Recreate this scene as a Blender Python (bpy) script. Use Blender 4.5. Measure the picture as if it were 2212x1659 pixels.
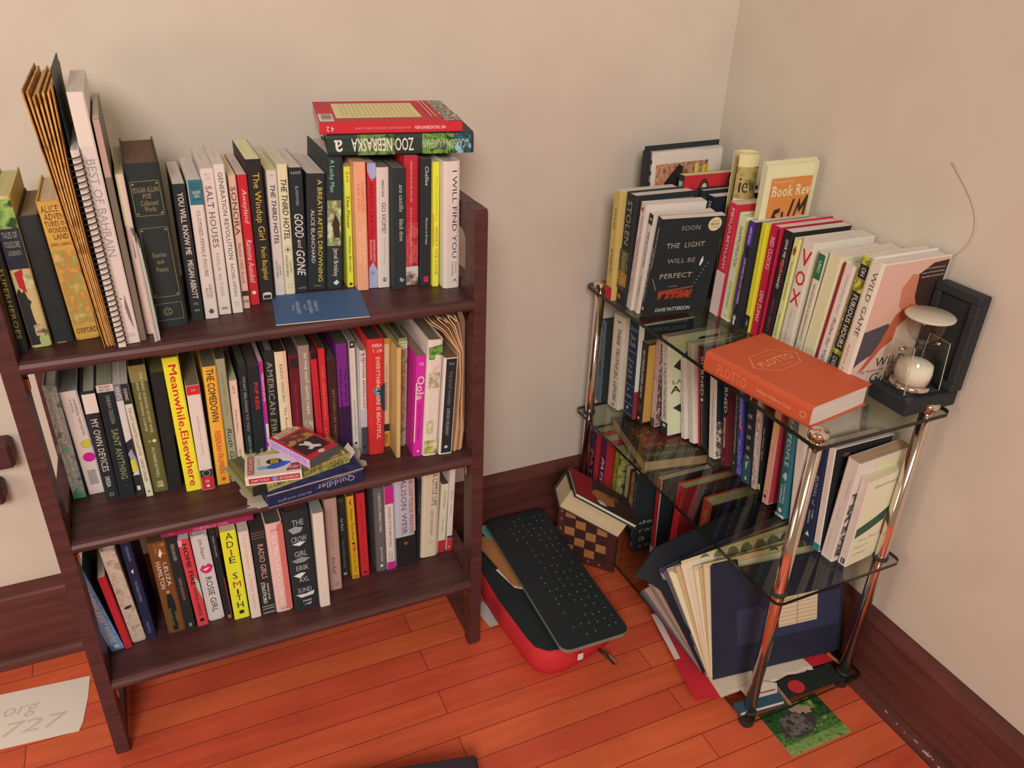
import bpy, math, random
from mathutils import Matrix, Vector, Euler
for o in list(bpy.data.objects): bpy.data.objects.remove(o)
SC = bpy.context.scene; COL = SC.collection; PI = math.pi
# ---------------------------------------------------------------- camera
cam = bpy.data.cameras.new('camera'); cam.sensor_fit = 'HORIZONTAL'; cam.sensor_width = 36
cam.lens = 28.3573; cam.clip_start = .02
co = bpy.data.objects.new('camera', cam); COL.objects.link(co)
co.matrix_world = Matrix(((0.911393, 0.169482, -0.375017, 0.0), (-0.410219, 0.446995, -0.794932, 0.0), (0.032904, 0.878335, 0.476913, 1.3185), (0, 0, 0, 1)))
SC.camera = co
# ---------------------------------------------------------------- light and exposure
def lin(h): return [((c/255+.055)/1.055)**2.4 if c > 10 else c/255/12.92 for c in bytes.fromhex(h)]
w = bpy.data.worlds.new('room_light'); SC.world = w; w.use_nodes = True
bg = w.node_tree.nodes['Background']; bg.inputs[0].default_value = (1, .69, .43, 1); bg.inputs[1].default_value = .27
def area(name, loc, aim, size, power, colr):
    l = bpy.data.lights.new(name, 'AREA'); l.shape = 'DISK'; l.size = size; l.energy = power; l.color = colr
    o = bpy.data.objects.new(name, l); COL.objects.link(o); o.location = loc
    o.rotation_euler = (Vector(aim)-Vector(loc)).to_track_quat('-Z', 'Y').to_euler()
area('ceiling_lamp', (-.8, -1.9, 2.5), (.5, 1.2, .7), 1.1, 82, (1, .82, .72))
area('window_daylight', (-1.5, .5, 1.0), (-.1, 1.15, 0), .8, 8, (1, .82, .56))
vs = SC.view_settings; vs.view_transform = 'Standard'; vs.look = 'None'; vs.exposure = .1; vs.gamma = 1; vs.use_curve_mapping = False
# ---------------------------------------------------------------- materials
ILL = (.765, .565, .47)
def alb(h): return tuple(min(.9, a/b) for a, b in zip(lin(h), ILL)) + (1,)
MATS = {}
def newmat(k):
    m = bpy.data.materials.new(k); m.use_nodes = True; return m, m.node_tree.nodes, m.node_tree.links, m.node_tree.nodes['Principled BSDF']
def noise(N, L, scale, vec=None, detail=3):
    t = N.new('ShaderNodeTexNoise'); t.inputs['Scale'].default_value = scale; t.inputs['Detail'].default_value = detail
    if vec: L.new(vec, t.inputs['Vector'])
    return t
def objco(N, L, scale=(1, 1, 1)):
    tc = N.new('ShaderNodeTexCoord'); mp = N.new('ShaderNodeMapping'); mp.inputs['Scale'].default_value = scale
    L.new(tc.outputs['Object'], mp.inputs['Vector']); return mp.outputs['Vector']
def ramp(N, L, fac, stops, interp='LINEAR'):
    r = N.new('ShaderNodeValToRGB'); r.color_ramp.interpolation = interp
    e = r.color_ramp.elements
    while len(e) < len(stops): e.new(.5)
    for i, (p, c) in enumerate(stops): e[i].position = p; e[i].color = c
    L.new(fac, r.inputs[0]); return r
def M(k):
    """k: 'rrggbb' plain print, 'rrggbb:rough', 'n:hex,hex,...:scale' mottled, or a named material"""
    if k in MATS: return MATS[k]
    m, N, L, P = newmat(k); P.inputs['Roughness'].default_value = .5; P.inputs['Specular IOR Level'].default_value = .16
    a = k.split(':')
    if a[0] == 'n':
        hs = a[1].split(','); t = noise(N, L, float(a[2]), objco(N, L), 2)
        n = len(hs); r = ramp(N, L, t.outputs[0], [(.34+.32*i/(n-1), alb(h)) for i, h in enumerate(hs)], 'LINEAR')
        L.new(r.outputs[0], P.inputs['Base Color'])
    elif a[0] == 'page':
        t = noise(N, L, 1, objco(N, L, (1400, 9, 9)), 1); c = alb(a[1])
        r = ramp(N, L, t.outputs[0], [(.3, tuple(x*.72 for x in c[:3])+(1,)), (.62, c)])
        L.new(r.outputs[0], P.inputs['Base Color']); P.inputs['Roughness'].default_value = .9
    elif k == 'wood':
        t = noise(N, L, 1, objco(N, L, (7, 60, 60)), 4); r = ramp(N, L, t.outputs[0], [(.3, alb('381f1d')), (.7, alb('502a27'))])
        L.new(r.outputs[0], P.inputs['Base Color']); P.inputs['Roughness'].default_value = .42; P.inputs['Specular IOR Level'].default_value = .35
    elif k == 'trim':
        t = noise(N, L, 1, objco(N, L, (6, 6, 50)), 4); r = ramp(N, L, t.outputs[0], [(.3, alb('4a2620')), (.7, alb('60312a'))])
        L.new(r.outputs[0], P.inputs['Base Color']); P.inputs['Roughness'].default_value = .4
    elif k == 'wall':
        t = noise(N, L, 9, objco(N, L), 5); r = ramp(N, L, t.outputs[0], [(.3, alb('b99f8c')), (.7, alb('bea491'))])
        L.new(r.outputs[0], P.inputs['Base Color']); P.inputs['Roughness'].default_value = .85
        b = N.new('ShaderNodeBump'); b.inputs['Strength'].default_value = .06; t2 = noise(N, L, 160, objco(N, L)); L.new(t2.outputs[0], b.inputs['Height']); L.new(b.outputs[0], P.inputs['Normal'])
    elif k == 'floor':
        v = objco(N, L); mp = N.new('ShaderNodeMapping'); mp.inputs['Location'].default_value = (.37, .0245, 0); L.new(v, mp.inputs['Vector'])
        b = N.new('ShaderNodeTexBrick'); L.new(mp.outputs[0], b.inputs['Vector']); b.offset = .37; b.squash = 1
        for nme, val in (('Scale', 1), ('Mortar Size', .0011), ('Mortar Smooth', .3), ('Bias', 0), ('Brick Width', 1.17), ('Row Height', .0577)): b.inputs[nme].default_value = val
        b.inputs['Color1'].default_value = alb('b6442e'); b.inputs['Color2'].default_value = alb('c25531'); b.inputs['Mortar'].default_value = alb('742c1c')
        t = noise(N, L, 1, objco(N, L, (5, 45, 1)), 5); r = ramp(N, L, t.outputs[0], [(.25, (.84, .8, .78, 1)), (.7, (1.08, 1.08, 1.08, 1))])
        t3 = noise(N, L, 4, objco(N, L), 2); r3 = ramp(N, L, t3.outputs[0], [(.3, (.88, .86, .84, 1)), (.7, (1.1, 1.12, 1.1, 1))])
        mx = N.new('ShaderNodeMix'); mx.data_type = 'RGBA'; mx.blend_type = 'MULTIPLY'; mx.inputs[0].default_value = 1; L.new(b.outputs[0], mx.inputs[6]); L.new(r.outputs[0], mx.inputs[7])
        m2 = N.new('ShaderNodeMix'); m2.data_type = 'RGBA'; m2.blend_type = 'MULTIPLY'; m2.inputs[0].default_value = 1; L.new(mx.outputs[2], m2.inputs[6]); L.new(r3.outputs[0], m2.inputs[7])
        L.new(m2.outputs[2], P.inputs['Base Color']); P.inputs['Roughness'].default_value = .38; P.inputs['Specular IOR Level'].default_value = .3
    elif k in ('chrome', 'brass'):
        P.inputs['Base Color'].default_value = (.8, .72, .66, 1) if k == 'chrome' else (.6, .4, .2, 1); P.inputs['Metallic'].default_value = 1; P.inputs['Roughness'].default_value = .12
    elif k in ('glass', 'clear'):
        tr = N.new('ShaderNodeBsdfTransparent'); tr.inputs[0].default_value = (.90, .92, .86, 1) if k == 'glass' else (.96, .95, .93, 1)
        gl = N.new('ShaderNodeBsdfGlossy'); gl.inputs[1].default_value = .01; lw = N.new('ShaderNodeLayerWeight'); lw.inputs[0].default_value = .5
        pw = N.new('ShaderNodeMath'); pw.operation = 'POWER'; pw.inputs[1].default_value = 4; L.new(lw.outputs['Facing'], pw.inputs[0])
        fr = N.new('ShaderNodeMath'); fr.operation = 'MULTIPLY_ADD'; fr.inputs[1].default_value = .85; fr.inputs[2].default_value = .04; L.new(pw.outputs[0], fr.inputs[0])
        mx = N.new('ShaderNodeMixShader'); L.new(fr.outputs[0], mx.inputs[0]); L.new(tr.outputs[0], mx.inputs[1]); L.new(gl.outputs[0], mx.inputs[2])
        L.new(mx.outputs[0], N['Material Output'].inputs[0])
    elif k == 'glassedge':
        P.inputs['Base Color'].default_value = (.012, .018, .014, 1); P.inputs['Roughness'].default_value = .15; P.inputs['Specular IOR Level'].default_value = .4
    else:
        P.inputs['Base Color'].default_value = alb(a[0])
        if len(a) > 1: P.inputs['Roughness'].default_value = float(a[1])
    MATS[k] = m; return m
# ---------------------------------------------------------------- mesh builder
class MB:
    def __init__(s): s.v = []; s.f = []; s.m = []; s.keys = []
    def k(s, key):
        if key not in s.keys: s.keys.append(key)
        return s.keys.index(key)
    def add(s, vs, fs, key):
        b = len(s.v); s.v += [tuple(v) for v in vs]; s.f += [tuple(b+i for i in f) for f in fs]; s.m += [s.k(key)]*len(fs)
    def box(s, x0, x1, y0, y1, z0, z1, key, bev=0):
        if bev:
            c = [(x0+bev, y0), (x1-bev, y0), (x1, y0+bev), (x1, y1-bev), (x1-bev, y1), (x0+bev, y1), (x0, y1-bev), (x0, y0+bev)]
            i = [(min(max(x, x0+bev), x1-bev), min(max(y, y0+bev), y1-bev)) for x, y in c]
            n = 8; vs = [(x, y, z0) for x, y in i]+[(x, y, z0+bev) for x, y in c]+[(x, y, z1-bev) for x, y in c]+[(x, y, z1) for x, y in i]
            fs = [tuple(range(n-1, -1, -1)), tuple(range(3*n, 4*n))]
            for l in range(3): fs += [(l*n+j, l*n+(j+1) % n, (l+1)*n+(j+1) % n, (l+1)*n+j) for j in range(n)]
            s.add(vs, fs, key); return
        s.add([(x, y, z) for z in (z0, z1) for x, y in ((x0, y0), (x1, y0), (x1, y1), (x0, y1))], [(3, 2, 1, 0), (4, 5, 6, 7), (0, 1, 5, 4), (1, 2, 6, 5), (2, 3, 7, 6), (3, 0, 4, 7)], key)
    def prism(s, pts, h0, h1, key, axis='z', edge=None):
        n = len(pts); mk = {'z': lambda p, h: (p[0], p[1], h), 'x': lambda p, h: (h, p[0], p[1]), 'y': lambda p, h: (p[0], h, p[1])}[axis]
        vs = [mk(p, h0) for p in pts]+[mk(p, h1) for p in pts]; b = len(s.v)
        s.add(vs, [tuple(range(n-1, -1, -1)), tuple(range(n, 2*n))], key)
        s.f += [(b+i, b+(i+1) % n, b+n+(i+1) % n, b+n+i) for i in range(n)]; s.m += [s.k(edge or key)]*n
    def tube(s, pts, r, key, n=8, closed=False, caps=True):
        pts = [Vector(p) for p in pts]; N = len(pts); rings = []; up = None
        for i, p in enumerate(pts):
            t = (pts[(i+1) % N if closed else min(i+1, N-1)]-pts[i-1 if (closed or i) else 0]).normalized()
            if up is None: up = t.orthogonal().normalized()
            up = (up-t*up.dot(t)).normalized(); q = t.cross(up); rr = r[i] if isinstance(r, (list, tuple)) else r
            rings.append([p+(up*math.cos(2*PI*j/n)+q*math.sin(2*PI*j/n))*rr for j in range(n)])
        vs = [v for R_ in rings for v in R_]; M_ = N if closed else N-1
        fs = [(i*n+j, i*n+(j+1) % n, ((i+1) % N)*n+(j+1) % n, ((i+1) % N)*n+j) for i in range(M_) for j in range(n)]
        if not closed and caps: fs += [tuple(range(n-1, -1, -1)), tuple(range((N-1)*n, N*n))]
        s.add(vs, fs, key)
    def lathe(s, prof, key, n=24, c=(0, 0)):
        vs = [(c[0]+r*math.cos(2*PI*j/n), c[1]+r*math.sin(2*PI*j/n), z) for r, z in prof for j in range(n)]; m = len(prof)
        s.add(vs, [(i*n+j, i*n+(j+1) % n, (i+1)*n+(j+1) % n, (i+1)*n+j) for i in range(m-1) for j in range(n)]+[tuple(range(n-1, -1, -1)), tuple(range((m-1)*n, m*n))], key)
    def build(s, name, parent=None, smooth=False):
        me = bpy.data.meshes.new(name); me.from_pydata(s.v, [], s.f)
        for k in s.keys: me.materials.append(M(k))
        me.polygons.foreach_set('material_index', s.m)
        if smooth: me.polygons.foreach_set('use_smooth', [True]*len(s.f))
        me.update(); o = bpy.data.objects.new(name, me); COL.objects.link(o); o.parent = parent; return o
def thing(name, label, cat, loc=(0, 0, 0), rot=(0, 0, 0), group=None):
    o = bpy.data.objects.new(name, None); o.empty_display_size = .02; COL.objects.link(o); o.location = loc
    o.rotation_euler = rot.to_euler() if isinstance(rot, Matrix) else rot
    o['label'] = label; o['category'] = cat
    if group: o['group'] = group
    return o
def tag(o, label, cat, group=None):
    o['label'] = label; o['category'] = cat
    if group: o['group'] = group
    return o
def struct(o): o['kind'] = 'structure'; return o
def axes(x, y, z): return Matrix((x, y, z)).transposed()
# ---------------------------------------------------------------- printed marks
TX = {}
def glyphs(s, bold, serif):
    k = (s, bold, serif)
    if k in TX: return TX[k]
    c = bpy.data.curves.new('t', 'FONT'); c.body = s; c.resolution_u = 2; c.fill_mode = 'FRONT'; c.offset = 0
    if serif: c.space_character = 1.08
    o = bpy.data.objects.new('t', c); me = bpy.data.meshes.new_from_object(o)
    vs = [(v.co.x, v.co.y) for v in me.vertices]; fs = [tuple(p.vertices) for p in me.polygons]
    if serif:
        cnt = {}
        for f in fs:
            for i in range(len(f)):
                e = tuple(sorted((f[i], f[i-1]))); cnt[e] = cnt.get(e, 0)+1
        ys = sorted(v[1] for v in vs); cap = None
        tops = {}
        for e, n in cnt.items():
            a, b = vs[e[0]], vs[e[1]]
            if n == 1 and abs(a[1]-b[1]) < 1e-3 and .05 < abs(a[0]-b[0]) < .3: tops[round(a[1], 2)] = tops.get(round(a[1], 2), 0)+1
        for e, n in cnt.items():
            a, b = vs[e[0]], vs[e[1]]; L_ = abs(a[0]-b[0])
            if n == 1 and abs(a[1]-b[1]) < 1e-3 and .05 < L_ < .3 and (abs(a[1]) < .006 or a[1] > .4):
                x0, x1 = min(a[0], b[0])-.07, max(a[0], b[0])+.07; y0 = a[1]; y1 = y0+(.035 if y0 < .1 else -.035)
                q = len(vs); vs += [(x0, y0), (x1, y0), (x1, y1), (x0, y1)]; fs.append((q, q+1, q+2, q+3))
    if bold:
        q = len(vs); b2 = list(vs); vs = b2+[(x+.028, y) for x, y in b2]+[(x+.014, y+.012) for x, y in b2]; fs = fs+[tuple(i+q*j for i in f) for j in (1, 2) for f in fs]
    bpy.data.objects.remove(o); bpy.data.meshes.remove(me); bpy.data.curves.remove(c)
    nb = len(vs)//3 if bold else len(vs)+1
    if not vs: vs = [(0, 0), (1, 1)]
    xs = [v[0] for v in vs]; ys = [v[1] for v in vs]
    TX[k] = (vs, fs, min(xs), max(xs), min(ys), max(ys), nb); return TX[k]
def marks(mb, O, U, V, decs, face='', eps=.00012):
    """print decs on the face whose head-left corner is O, U across, V downwards"""
    O, U, V = Vector(O), Vector(U), Vector(V); n = V.cross(U).normalized(); lu, lv = U.length, V.length; lay = 0
    def P(u, v): return O+U*u+V*v+n*(eps*(1+lay*.6))
    for d in decs:
        t = d[0]
        if len(t) == 2:
            if t[0] != face: continue
            t = t[1]
        elif face: continue
        lay += 1; d = (t,)+tuple(d[1:])
        if t == 'b': _, a, b, c, e, col = d; mb.add([P(a, e), P(b, e), P(b, c), P(a, c)], [(0, 1, 2, 3)], col)
        elif t == 'n': _, a, b, c, e, col = d; mb.add([P(a, e), P(b, e), P(b, c), P(a, c)], [(0, 1, 2, 3)], 'n:%s:%g' % (col, 70))
        elif t == 'p': mb.add([P(a, b) for a, b in d[1]], [tuple(range(len(d[1])))], d[2])
        elif t == 'e':
            _, a, b, ra, rb, col = d; rb = rb or ra*lu/lv; k = 18
            mb.add([P(a+ra*math.cos(2*PI*i/k), b+rb*math.sin(2*PI*i/k)) for i in range(k)], [tuple(range(k))], col)
        elif t == 'o':
            _, a, b, ra, th, col = d; rb = ra*lu/lv; k = 20; q = 1-th*.001/(ra*lu)
            mb.add([P(a+ra*s_*math.cos(2*PI*i/k), b+rb*s_*math.sin(2*PI*i/k)) for s_ in (1, q) for i in range(k)], [(i, (i+1) % k, k+(i+1) % k, k+i) for i in range(k)], col)
        elif t == 'r':
            _, a, b, c, e, col, th = d; du = th*.001/lu; dv = th*.001/lv
            for q in ((a, b, c, c+dv), (a, b, e-dv, e), (a, a+du, c, e), (b-du, b, c, e)): mb.add([P(q[0], q[3]), P(q[1], q[3]), P(q[1], q[2]), P(q[0], q[2])], [(0, 1, 2, 3)], col)
        elif t == 't':
            _, s, a, b, c, e, col = d[:7]; st = d[7] if len(d) > 7 else ''
            vs, fs, x0, x1, y0, y1, nb = glyphs(s, 'b' in st, 'r' in st); sh = .22 if 'i' in st else 0; o = []
            for x, y in vs:
                q = (x-x0)/(x1-x0 or 1); r = (y-y0)/(y1-y0 or 1)
                if sh: q = (q*(x1-x0)+sh*r*(y1-y0))/((x1-x0)+sh*(y1-y0))
                if 'f' in st: q, r = 1-q, 1-r
                if 'h' in st: o.append(P(a+(b-a)*q, e-(e-c)*r))
                elif 'u' in st: o.append(P(b-(b-a)*r, e-(e-c)*q))
                else: o.append(P(a+(b-a)*r, c+(e-c)*q))
            mb.add([p+n*(eps*.18*(i//nb)) for i, p in enumerate(o)], fs, col)
# ---------------------------------------------------------------- books
def book(label, loc, rot, w, h, d, hard, cov, page, decs, group, name=None, cat='book', curl=0):
    root = thing(name or ('hardcover_book' if hard else 'paperback_book'), label, cat, loc, rot, group)
    c = MB(); t = .0022 if hard else .0007; t = min(t, w*.2)
    if hard: s_ = min(.0045, w*.13); sp = [(0, s_+.001), (w*.06, s_*.45), (w*.2, 0), (w*.8, 0), (w*.94, s_*.45), (w, s_+.001)]
    else: s_ = min(.0014, w*.12); sp = [(0, s_), (w*.1, 0), (w*.9, 0), (w, s_)]
    out = [(0, d)]+sp+[(w, d)]
    inn = [(t, d)]+[(min(max(x, t), w-t), y+t) for x, y in sp]+[(w-t, d)]
    n = len(out); vs = [(x, y, z) for z in (0, h) for x, y in out+inn]; q = 2*n; fs = []
    for i in range(n-1):
        fs += [(i, i+1, q+i+1, q+i), (n+i+1, n+i, q+n+i, q+n+i+1), (i+1, i, n+i, n+i+1), (q+i, q+i+1, q+n+i+1, q+n+i)]
    fs += [(0, q, q+n, n), (n-1, 2*n-1, q+2*n-1, q+n-1)]
    c.add(vs, fs, cov)
    marks(c, (0, 0, h), (w, 0, 0), (0, 0, -h), decs)
    marks(c, (w, 0, h), (0, d, 0), (0, 0, -h), decs, 'F')
    marks(c, (0, d, h), (0, -d, 0), (0, 0, -h), decs, 'B')
    c.build('cover', root)
    p = MB(); o = .0035 if hard else .0004
    p.box(t*1.05, w-t*1.05, s_+t+.0008 if hard else t+s_*.6, d-(o if hard else -.0002), o, h-(o if hard else .0003), 'page:'+(page or 'c7ad9e'))
    p.build('pages', root)
    return root
def RL(lean): return Matrix.Rotation(math.radians(lean), 3, 'Y')
def RR(lean, yaw=0): return Matrix.Rotation(math.radians(-90+yaw), 3, 'Z') @ Matrix.Rotation(math.radians(lean), 3, 'Y')
BOOKS = [
 ('books on the top shelf of the bookcase', 'L', 0.7987, [
  ('black book with yellow spine lettering at the very end of the top shelf',-0.1977,1.1927,0.06,0,0.0122,0.2051,0.15,1,'2a2a29','c9b184',[('t','AND SUPERHEROES',0.3,0.75,0.2,0.9,'b09a3a','r')]),
  ('illustrated hardcover with a black cat painted on its spine',-0.1816,1.2024,-0.91,0,0.0255,0.215,0.16,1,'b79a63','b9a878',[('n',0.02,0.98,0.02,0.2,'5d7d3a,8a9a50,2c4024'),('b',0.02,0.98,0.2,0.46,'2b2a30'),('t','TALES OF',0.15,0.85,0.22,0.26,'8d8672','hr'),('t','FOLKLORE',0.15,0.85,0.28,0.32,'8d8672','hr'),('t','LEGENDS',0.2,0.8,0.34,0.37,'8d8672','hr'),('p',[(0.2,0.48),(0.6,0.46),(0.55,0.62),(0.25,0.58)],'a32a2c'),('p',[(0.05,0.98),(0.05,0.62),(0.2,0.585),(0.3,0.62),(0.42,0.6),(0.5,0.66),(0.62,0.68),(0.5,0.71),(0.52,0.8),(0.6,0.87),(0.5,0.98)],'2a2a29'),('n',0.4,0.97,0.84,0.92,'5a4638,b89a70,7a3a3a'),('b',0.5,0.98,0.93,0.99,'9a9a5a'),('n',0.55,0.98,0.5,0.6,'7d8a5c,c0a878,40503a')]),
  ('plain black unlettered book with brown page edges beside the cat spine',-0.153,1.2055,-1.75,0,0.0254,0.1859,0.15,1,'2a2a29','8a6f55',[('b',0.15,0.6,0.985,0.998,'8a5a40')]),
  ('golden orange hardcover with dark capital lettering stacked on its spine',-0.1258,1.2081,-2.2,0,0.0322,0.2028,0.15,1,'b0803c','c0a080',[('b',0.04,0.96,0.02,0.98,'b8863e'),('t','ALICE’S',0.1,0.92,0.03,0.075,'3d2417','hr'),('t','ADVEN',0.15,0.9,0.085,0.125,'3d2417','hr'),('t','TURES·IN·',0.1,0.95,0.135,0.17,'3d2417','hr'),('t','WONDER',0.15,0.9,0.18,0.215,'3d2417','hr'),('t','LAND',0.3,0.85,0.225,0.26,'3d2417','hr'),('t','LEWIS CARROLL',0.1,0.95,0.285,0.305,'4a2c1a','hr'),('n',0.08,0.92,0.34,0.88,'b8863e,a8703e,8f8440,c09058'),('t','OXFORD',0.12,0.95,0.91,0.95,'3d2417','hr')]),
  ('tall white magazine with thin grey capital lettering down its spine',-0.0609,1.172,-1.02,0,0.0192,0.3438,0.2,0,'c7ad9e','c7ad9e',[('t','BEST OF BAHRAIN',0.22,0.75,0.24,0.62,'8d7f78','c'),('p',[(0.5,0.84),(0.62,0.78),(0.75,0.86),(0.8,0.94),(0.6,0.89)],'6d5f5c'),('e',0.35,0.8,0.06,0,'55494a'),('e',0.28,0.83,0.04,0,'55494a'),('b',0.2,0.8,0.955,0.958,'9c8a80'),('b',0.2,0.75,0.965,0.967,'9c6a60')]),
  ('tall taupe brown binder spine behind the white magazine',-0.0414,1.1771,-0.63,0,0.0083,0.3107,0.2,0,'6d5b4c','bfa888',[('b',0.05,0.95,0.003,0.24,'a87f72')]),
  ('thin pale pink booklet with a purple patch on its spine',-0.0327,1.1964,0.1,0,0.0105,0.2346,0.19,0,'c9a596','c9b184',[('b',0.0,0.5,0.0,0.3,'cfb590'),('b',0.5,1,0.32,0.5,'7a4a60')]),
  ('thick black leatherbound volume with gold framed panels on its spine',-0.0188,1.2109,-0.63,0,0.0465,0.2441,0.17,1,'2c2d2b','6b4c3c',[('r',0.1,0.9,0.1,0.3,'8d7a4c',0.6),('t','EDGAR ALLAN',0.15,0.86,0.135,0.165,'8d7a4c','hr'),('t','POE',0.38,0.62,0.172,0.2,'8d7a4c','hr'),('t','Collected',0.28,0.78,0.21,0.24,'8d7a4c','hri'),('t','Works',0.35,0.7,0.245,0.275,'8d7a4c','hri'),('r',0.1,0.9,0.37,0.8,'8d7a4c',0.6),('t','Stories',0.32,0.72,0.52,0.55,'8d7a4c','hr'),('t','and',0.42,0.62,0.565,0.59,'8d7a4c','hr'),('t','Poems',0.36,0.7,0.61,0.64,'8d7a4c','hr'),('r',0.1,0.9,0.84,0.95,'8d7a4c',0.6),('o',0.45,0.895,0.13,0.7,'8d7a4c'),('t','CC',0.36,0.54,0.88,0.91,'8d7a4c','hr'),('e',0.17,0.115,0.03,0,'8d7a4c'),('e',0.17,0.285,0.03,0,'8d7a4c'),('e',0.17,0.385,0.03,0,'8d7a4c'),('e',0.17,0.785,0.03,0,'8d7a4c'),('e',0.83,0.115,0.03,0,'8d7a4c'),('e',0.83,0.285,0.03,0,'8d7a4c'),('e',0.83,0.385,0.03,0,'8d7a4c'),('e',0.83,0.785,0.03,0,'8d7a4c')]),
  ('black paperback with bold white capitals next to the leatherbound volume',0.0336,1.2232,0.86,0,0.0174,0.2093,0.14,0,'2a2a29','c7ad9e',[('t','YOU WILL KNOW ME',0.3,0.75,0.06,0.5,'c7ad9e','b'),('t','MEGAN ABBOTT',0.3,0.75,0.54,0.83,'c7ad9e','b'),('t','LITTLE',0.3,0.7,0.86,0.88,'9a8a80','h'),('e',0.4,0.92,0.1,0,'7a7058'),('e',0.62,0.92,0.1,0,'7a7058')]),
  ('white paperback with a teal sticker across the head of its spine',0.0533,1.2232,0.97,0,0.0188,0.2137,0.14,0,'c7ad9e','c7ad9e',[('b',0.05,1,0.0,0.17,'34606a'),('t','ADVANCE',0.2,0.9,0.02,0.04,'1e3a42','h'),('t','READER COPY',0.2,0.9,0.045,0.065,'1e3a42','h'),('t','AUGUST',0.3,0.85,0.075,0.095,'c7ad9e','hb'),('t','2016',0.4,0.75,0.1,0.12,'c7ad9e','hb'),('t','NOT FOR',0.25,0.85,0.125,0.14,'1e3a42','h'),('t','CLOTHED,FEMALE FIGURE',0.35,0.65,0.21,0.68,'6e6058','r'),('t','KIRSTIN',0.55,0.75,0.74,0.84,'6e6058','r'),('t','ALLIO',0.28,0.48,0.76,0.84,'6e6058','r'),('p',[(0.3,0.94),(0.5,0.92),(0.7,0.94),(0.6,0.96),(0.4,0.96)],'4a4440')]),
  ('white paperback with large grey serif capitals and a date at its head',0.074,1.233,0.84,0,0.0183,0.2258,0.14,0,'c7ad9e','c7ad9e',[('t','MAY 2',0.25,0.75,0.03,0.045,'8d7f78','hr'),('t','2017',0.35,0.7,0.055,0.07,'8d7f78','hr'),('t','SALT HOUSES',0.25,0.7,0.11,0.52,'55494a','r'),('t','HALA ALYAN',0.35,0.62,0.56,0.86,'8d7f78',''),('t','HMH',0.25,0.75,0.945,0.965,'4a4440','hb')]),
  ('white paperback with narrow spaced black capitals beside the pink spine',0.0948,1.2325,0.31,0,0.0153,0.2309,0.14,0,'c7ad9e','c7ad9e',[('t','GENERATION REVOLUTION',0.3,0.72,0.05,0.62,'3f3836',''),('t','RACHEL ASPDEN',0.34,0.66,0.65,0.88,'5a504c',''),('r',0.35,0.65,0.92,0.95,'5a504c',0.4)]),
  ('thin salmon pink paperback with six tall dark capitals',0.1118,1.2455,0.92,0,0.0109,0.2109,0.13,0,'c9957f','c9b184',[('t','SONORA',0.15,0.8,0.08,0.43,'3f2c28',''),('t','Hannah Lillith Assadi',0.3,0.7,0.49,0.8,'5a403a','r'),('b',0.05,0.95,0.86,0.9,'3a2c2a'),('t','SOHO',0.1,0.9,0.93,0.955,'3f2c28','hb')]),
  ('thin red paperback with white handwritten lettering on the top shelf',0.1247,1.256,0.98,0,0.0146,0.2081,0.14,0,'b3262c','c7ad9e',[('t','Awayland',0.22,0.8,0.1,0.36,'c7ad9e','i'),('t','Ramona Ausubel',0.25,0.8,0.48,0.82,'c7ad9e','i'),('e',0.5,0.9,0.22,0,'c9b184')]),
  ('black paperback with yellow typewriter lettering and rough cut pages',0.1416,1.2651,0.62,0,0.0227,0.2274,0.14,0,'2e2623','cdb98c',[('t','The Windup Girl',0.25,0.8,0.09,0.55,'bf9a3e',''),('t','Paolo Bacigalupi',0.3,0.75,0.6,0.84,'bf9a3e',''),('e',0.5,0.945,0.3,0.011,'c7ad9e'),('b',0.2,0.8,0.95,0.985,'c7ad9e'),('b',0.26,0.74,0.955,0.98,'2a2a29')]),
  ('white paperback with black slanted capitals,the paler of a matching pair',0.1682,1.2798,1.73,0,0.0158,0.2054,0.14,0,'c7ad9e','c9b184',[('t','MAY18',0.3,0.75,0.03,0.045,'8d7f78','h'),('t','THE THIRD HOTEL',0.3,0.75,0.1,0.58,'2c2a2a','bi'),('t','LAURA',0.55,0.75,0.74,0.83,'4a4440','i'),('t','VAN DEN BERG',0.25,0.45,0.7,0.85,'4a4440','i'),('o',0.5,0.94,0.25,0.4,'9a8a80')]),
  ('cream jacketed hardcover with blue boards and an eye on its spine',0.1847,1.2812,1.85,0,0.0164,0.2134,0.15,1,'c9b48f','c7ad9e',[('t','THE THIRD HOTEL',0.25,0.8,0.1,0.57,'2c2a2a','bi'),('o',0.5,0.64,0.3,0.5,'2c2a2a'),('e',0.5,0.64,0.12,0,'2c2a2a'),('t','LAURA',0.58,0.78,0.73,0.83,'3f3836','i'),('t','VAN DEN BERG',0.2,0.45,0.68,0.86,'3f3836','i'),('o',0.5,0.93,0.25,0.4,'7d6f60')]),
  ('black paperback with white brush lettering and a small date on top',0.2015,1.2829,2.21,0,0.021,0.2064,0.14,0,'262728','c7ad9e',[('t','11/17',0.15,0.85,0.03,0.05,'c7ad9e','hb'),('t','BLAKEMORE',0.4,0.62,0.14,0.29,'8d8690',''),('t','GOOD',0.2,0.85,0.35,0.55,'c7ad9e','bi'),('t','and',0.35,0.7,0.56,0.63,'c7ad9e','i'),('t','GONE',0.2,0.85,0.64,0.86,'c7ad9e','bi'),('t','HARPER',0.2,0.8,0.955,0.97,'8d7f78','h')]),
  ('thick black paperback with yellow capitals above smaller white capitals',0.2228,1.2852,3.99,0,0.0303,0.1941,0.14,0,'2b2a2a','c7ad9e',[('t','A BREATH AFTER DROWNING',0.56,0.8,0.05,0.93,'c9a83e',''),('t','ALICE BLANCHARD',0.2,0.4,0.3,0.76,'c7ad9e',''),('t','TITAN',0.3,0.7,0.96,0.975,'8d7f78','h')]),
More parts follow.
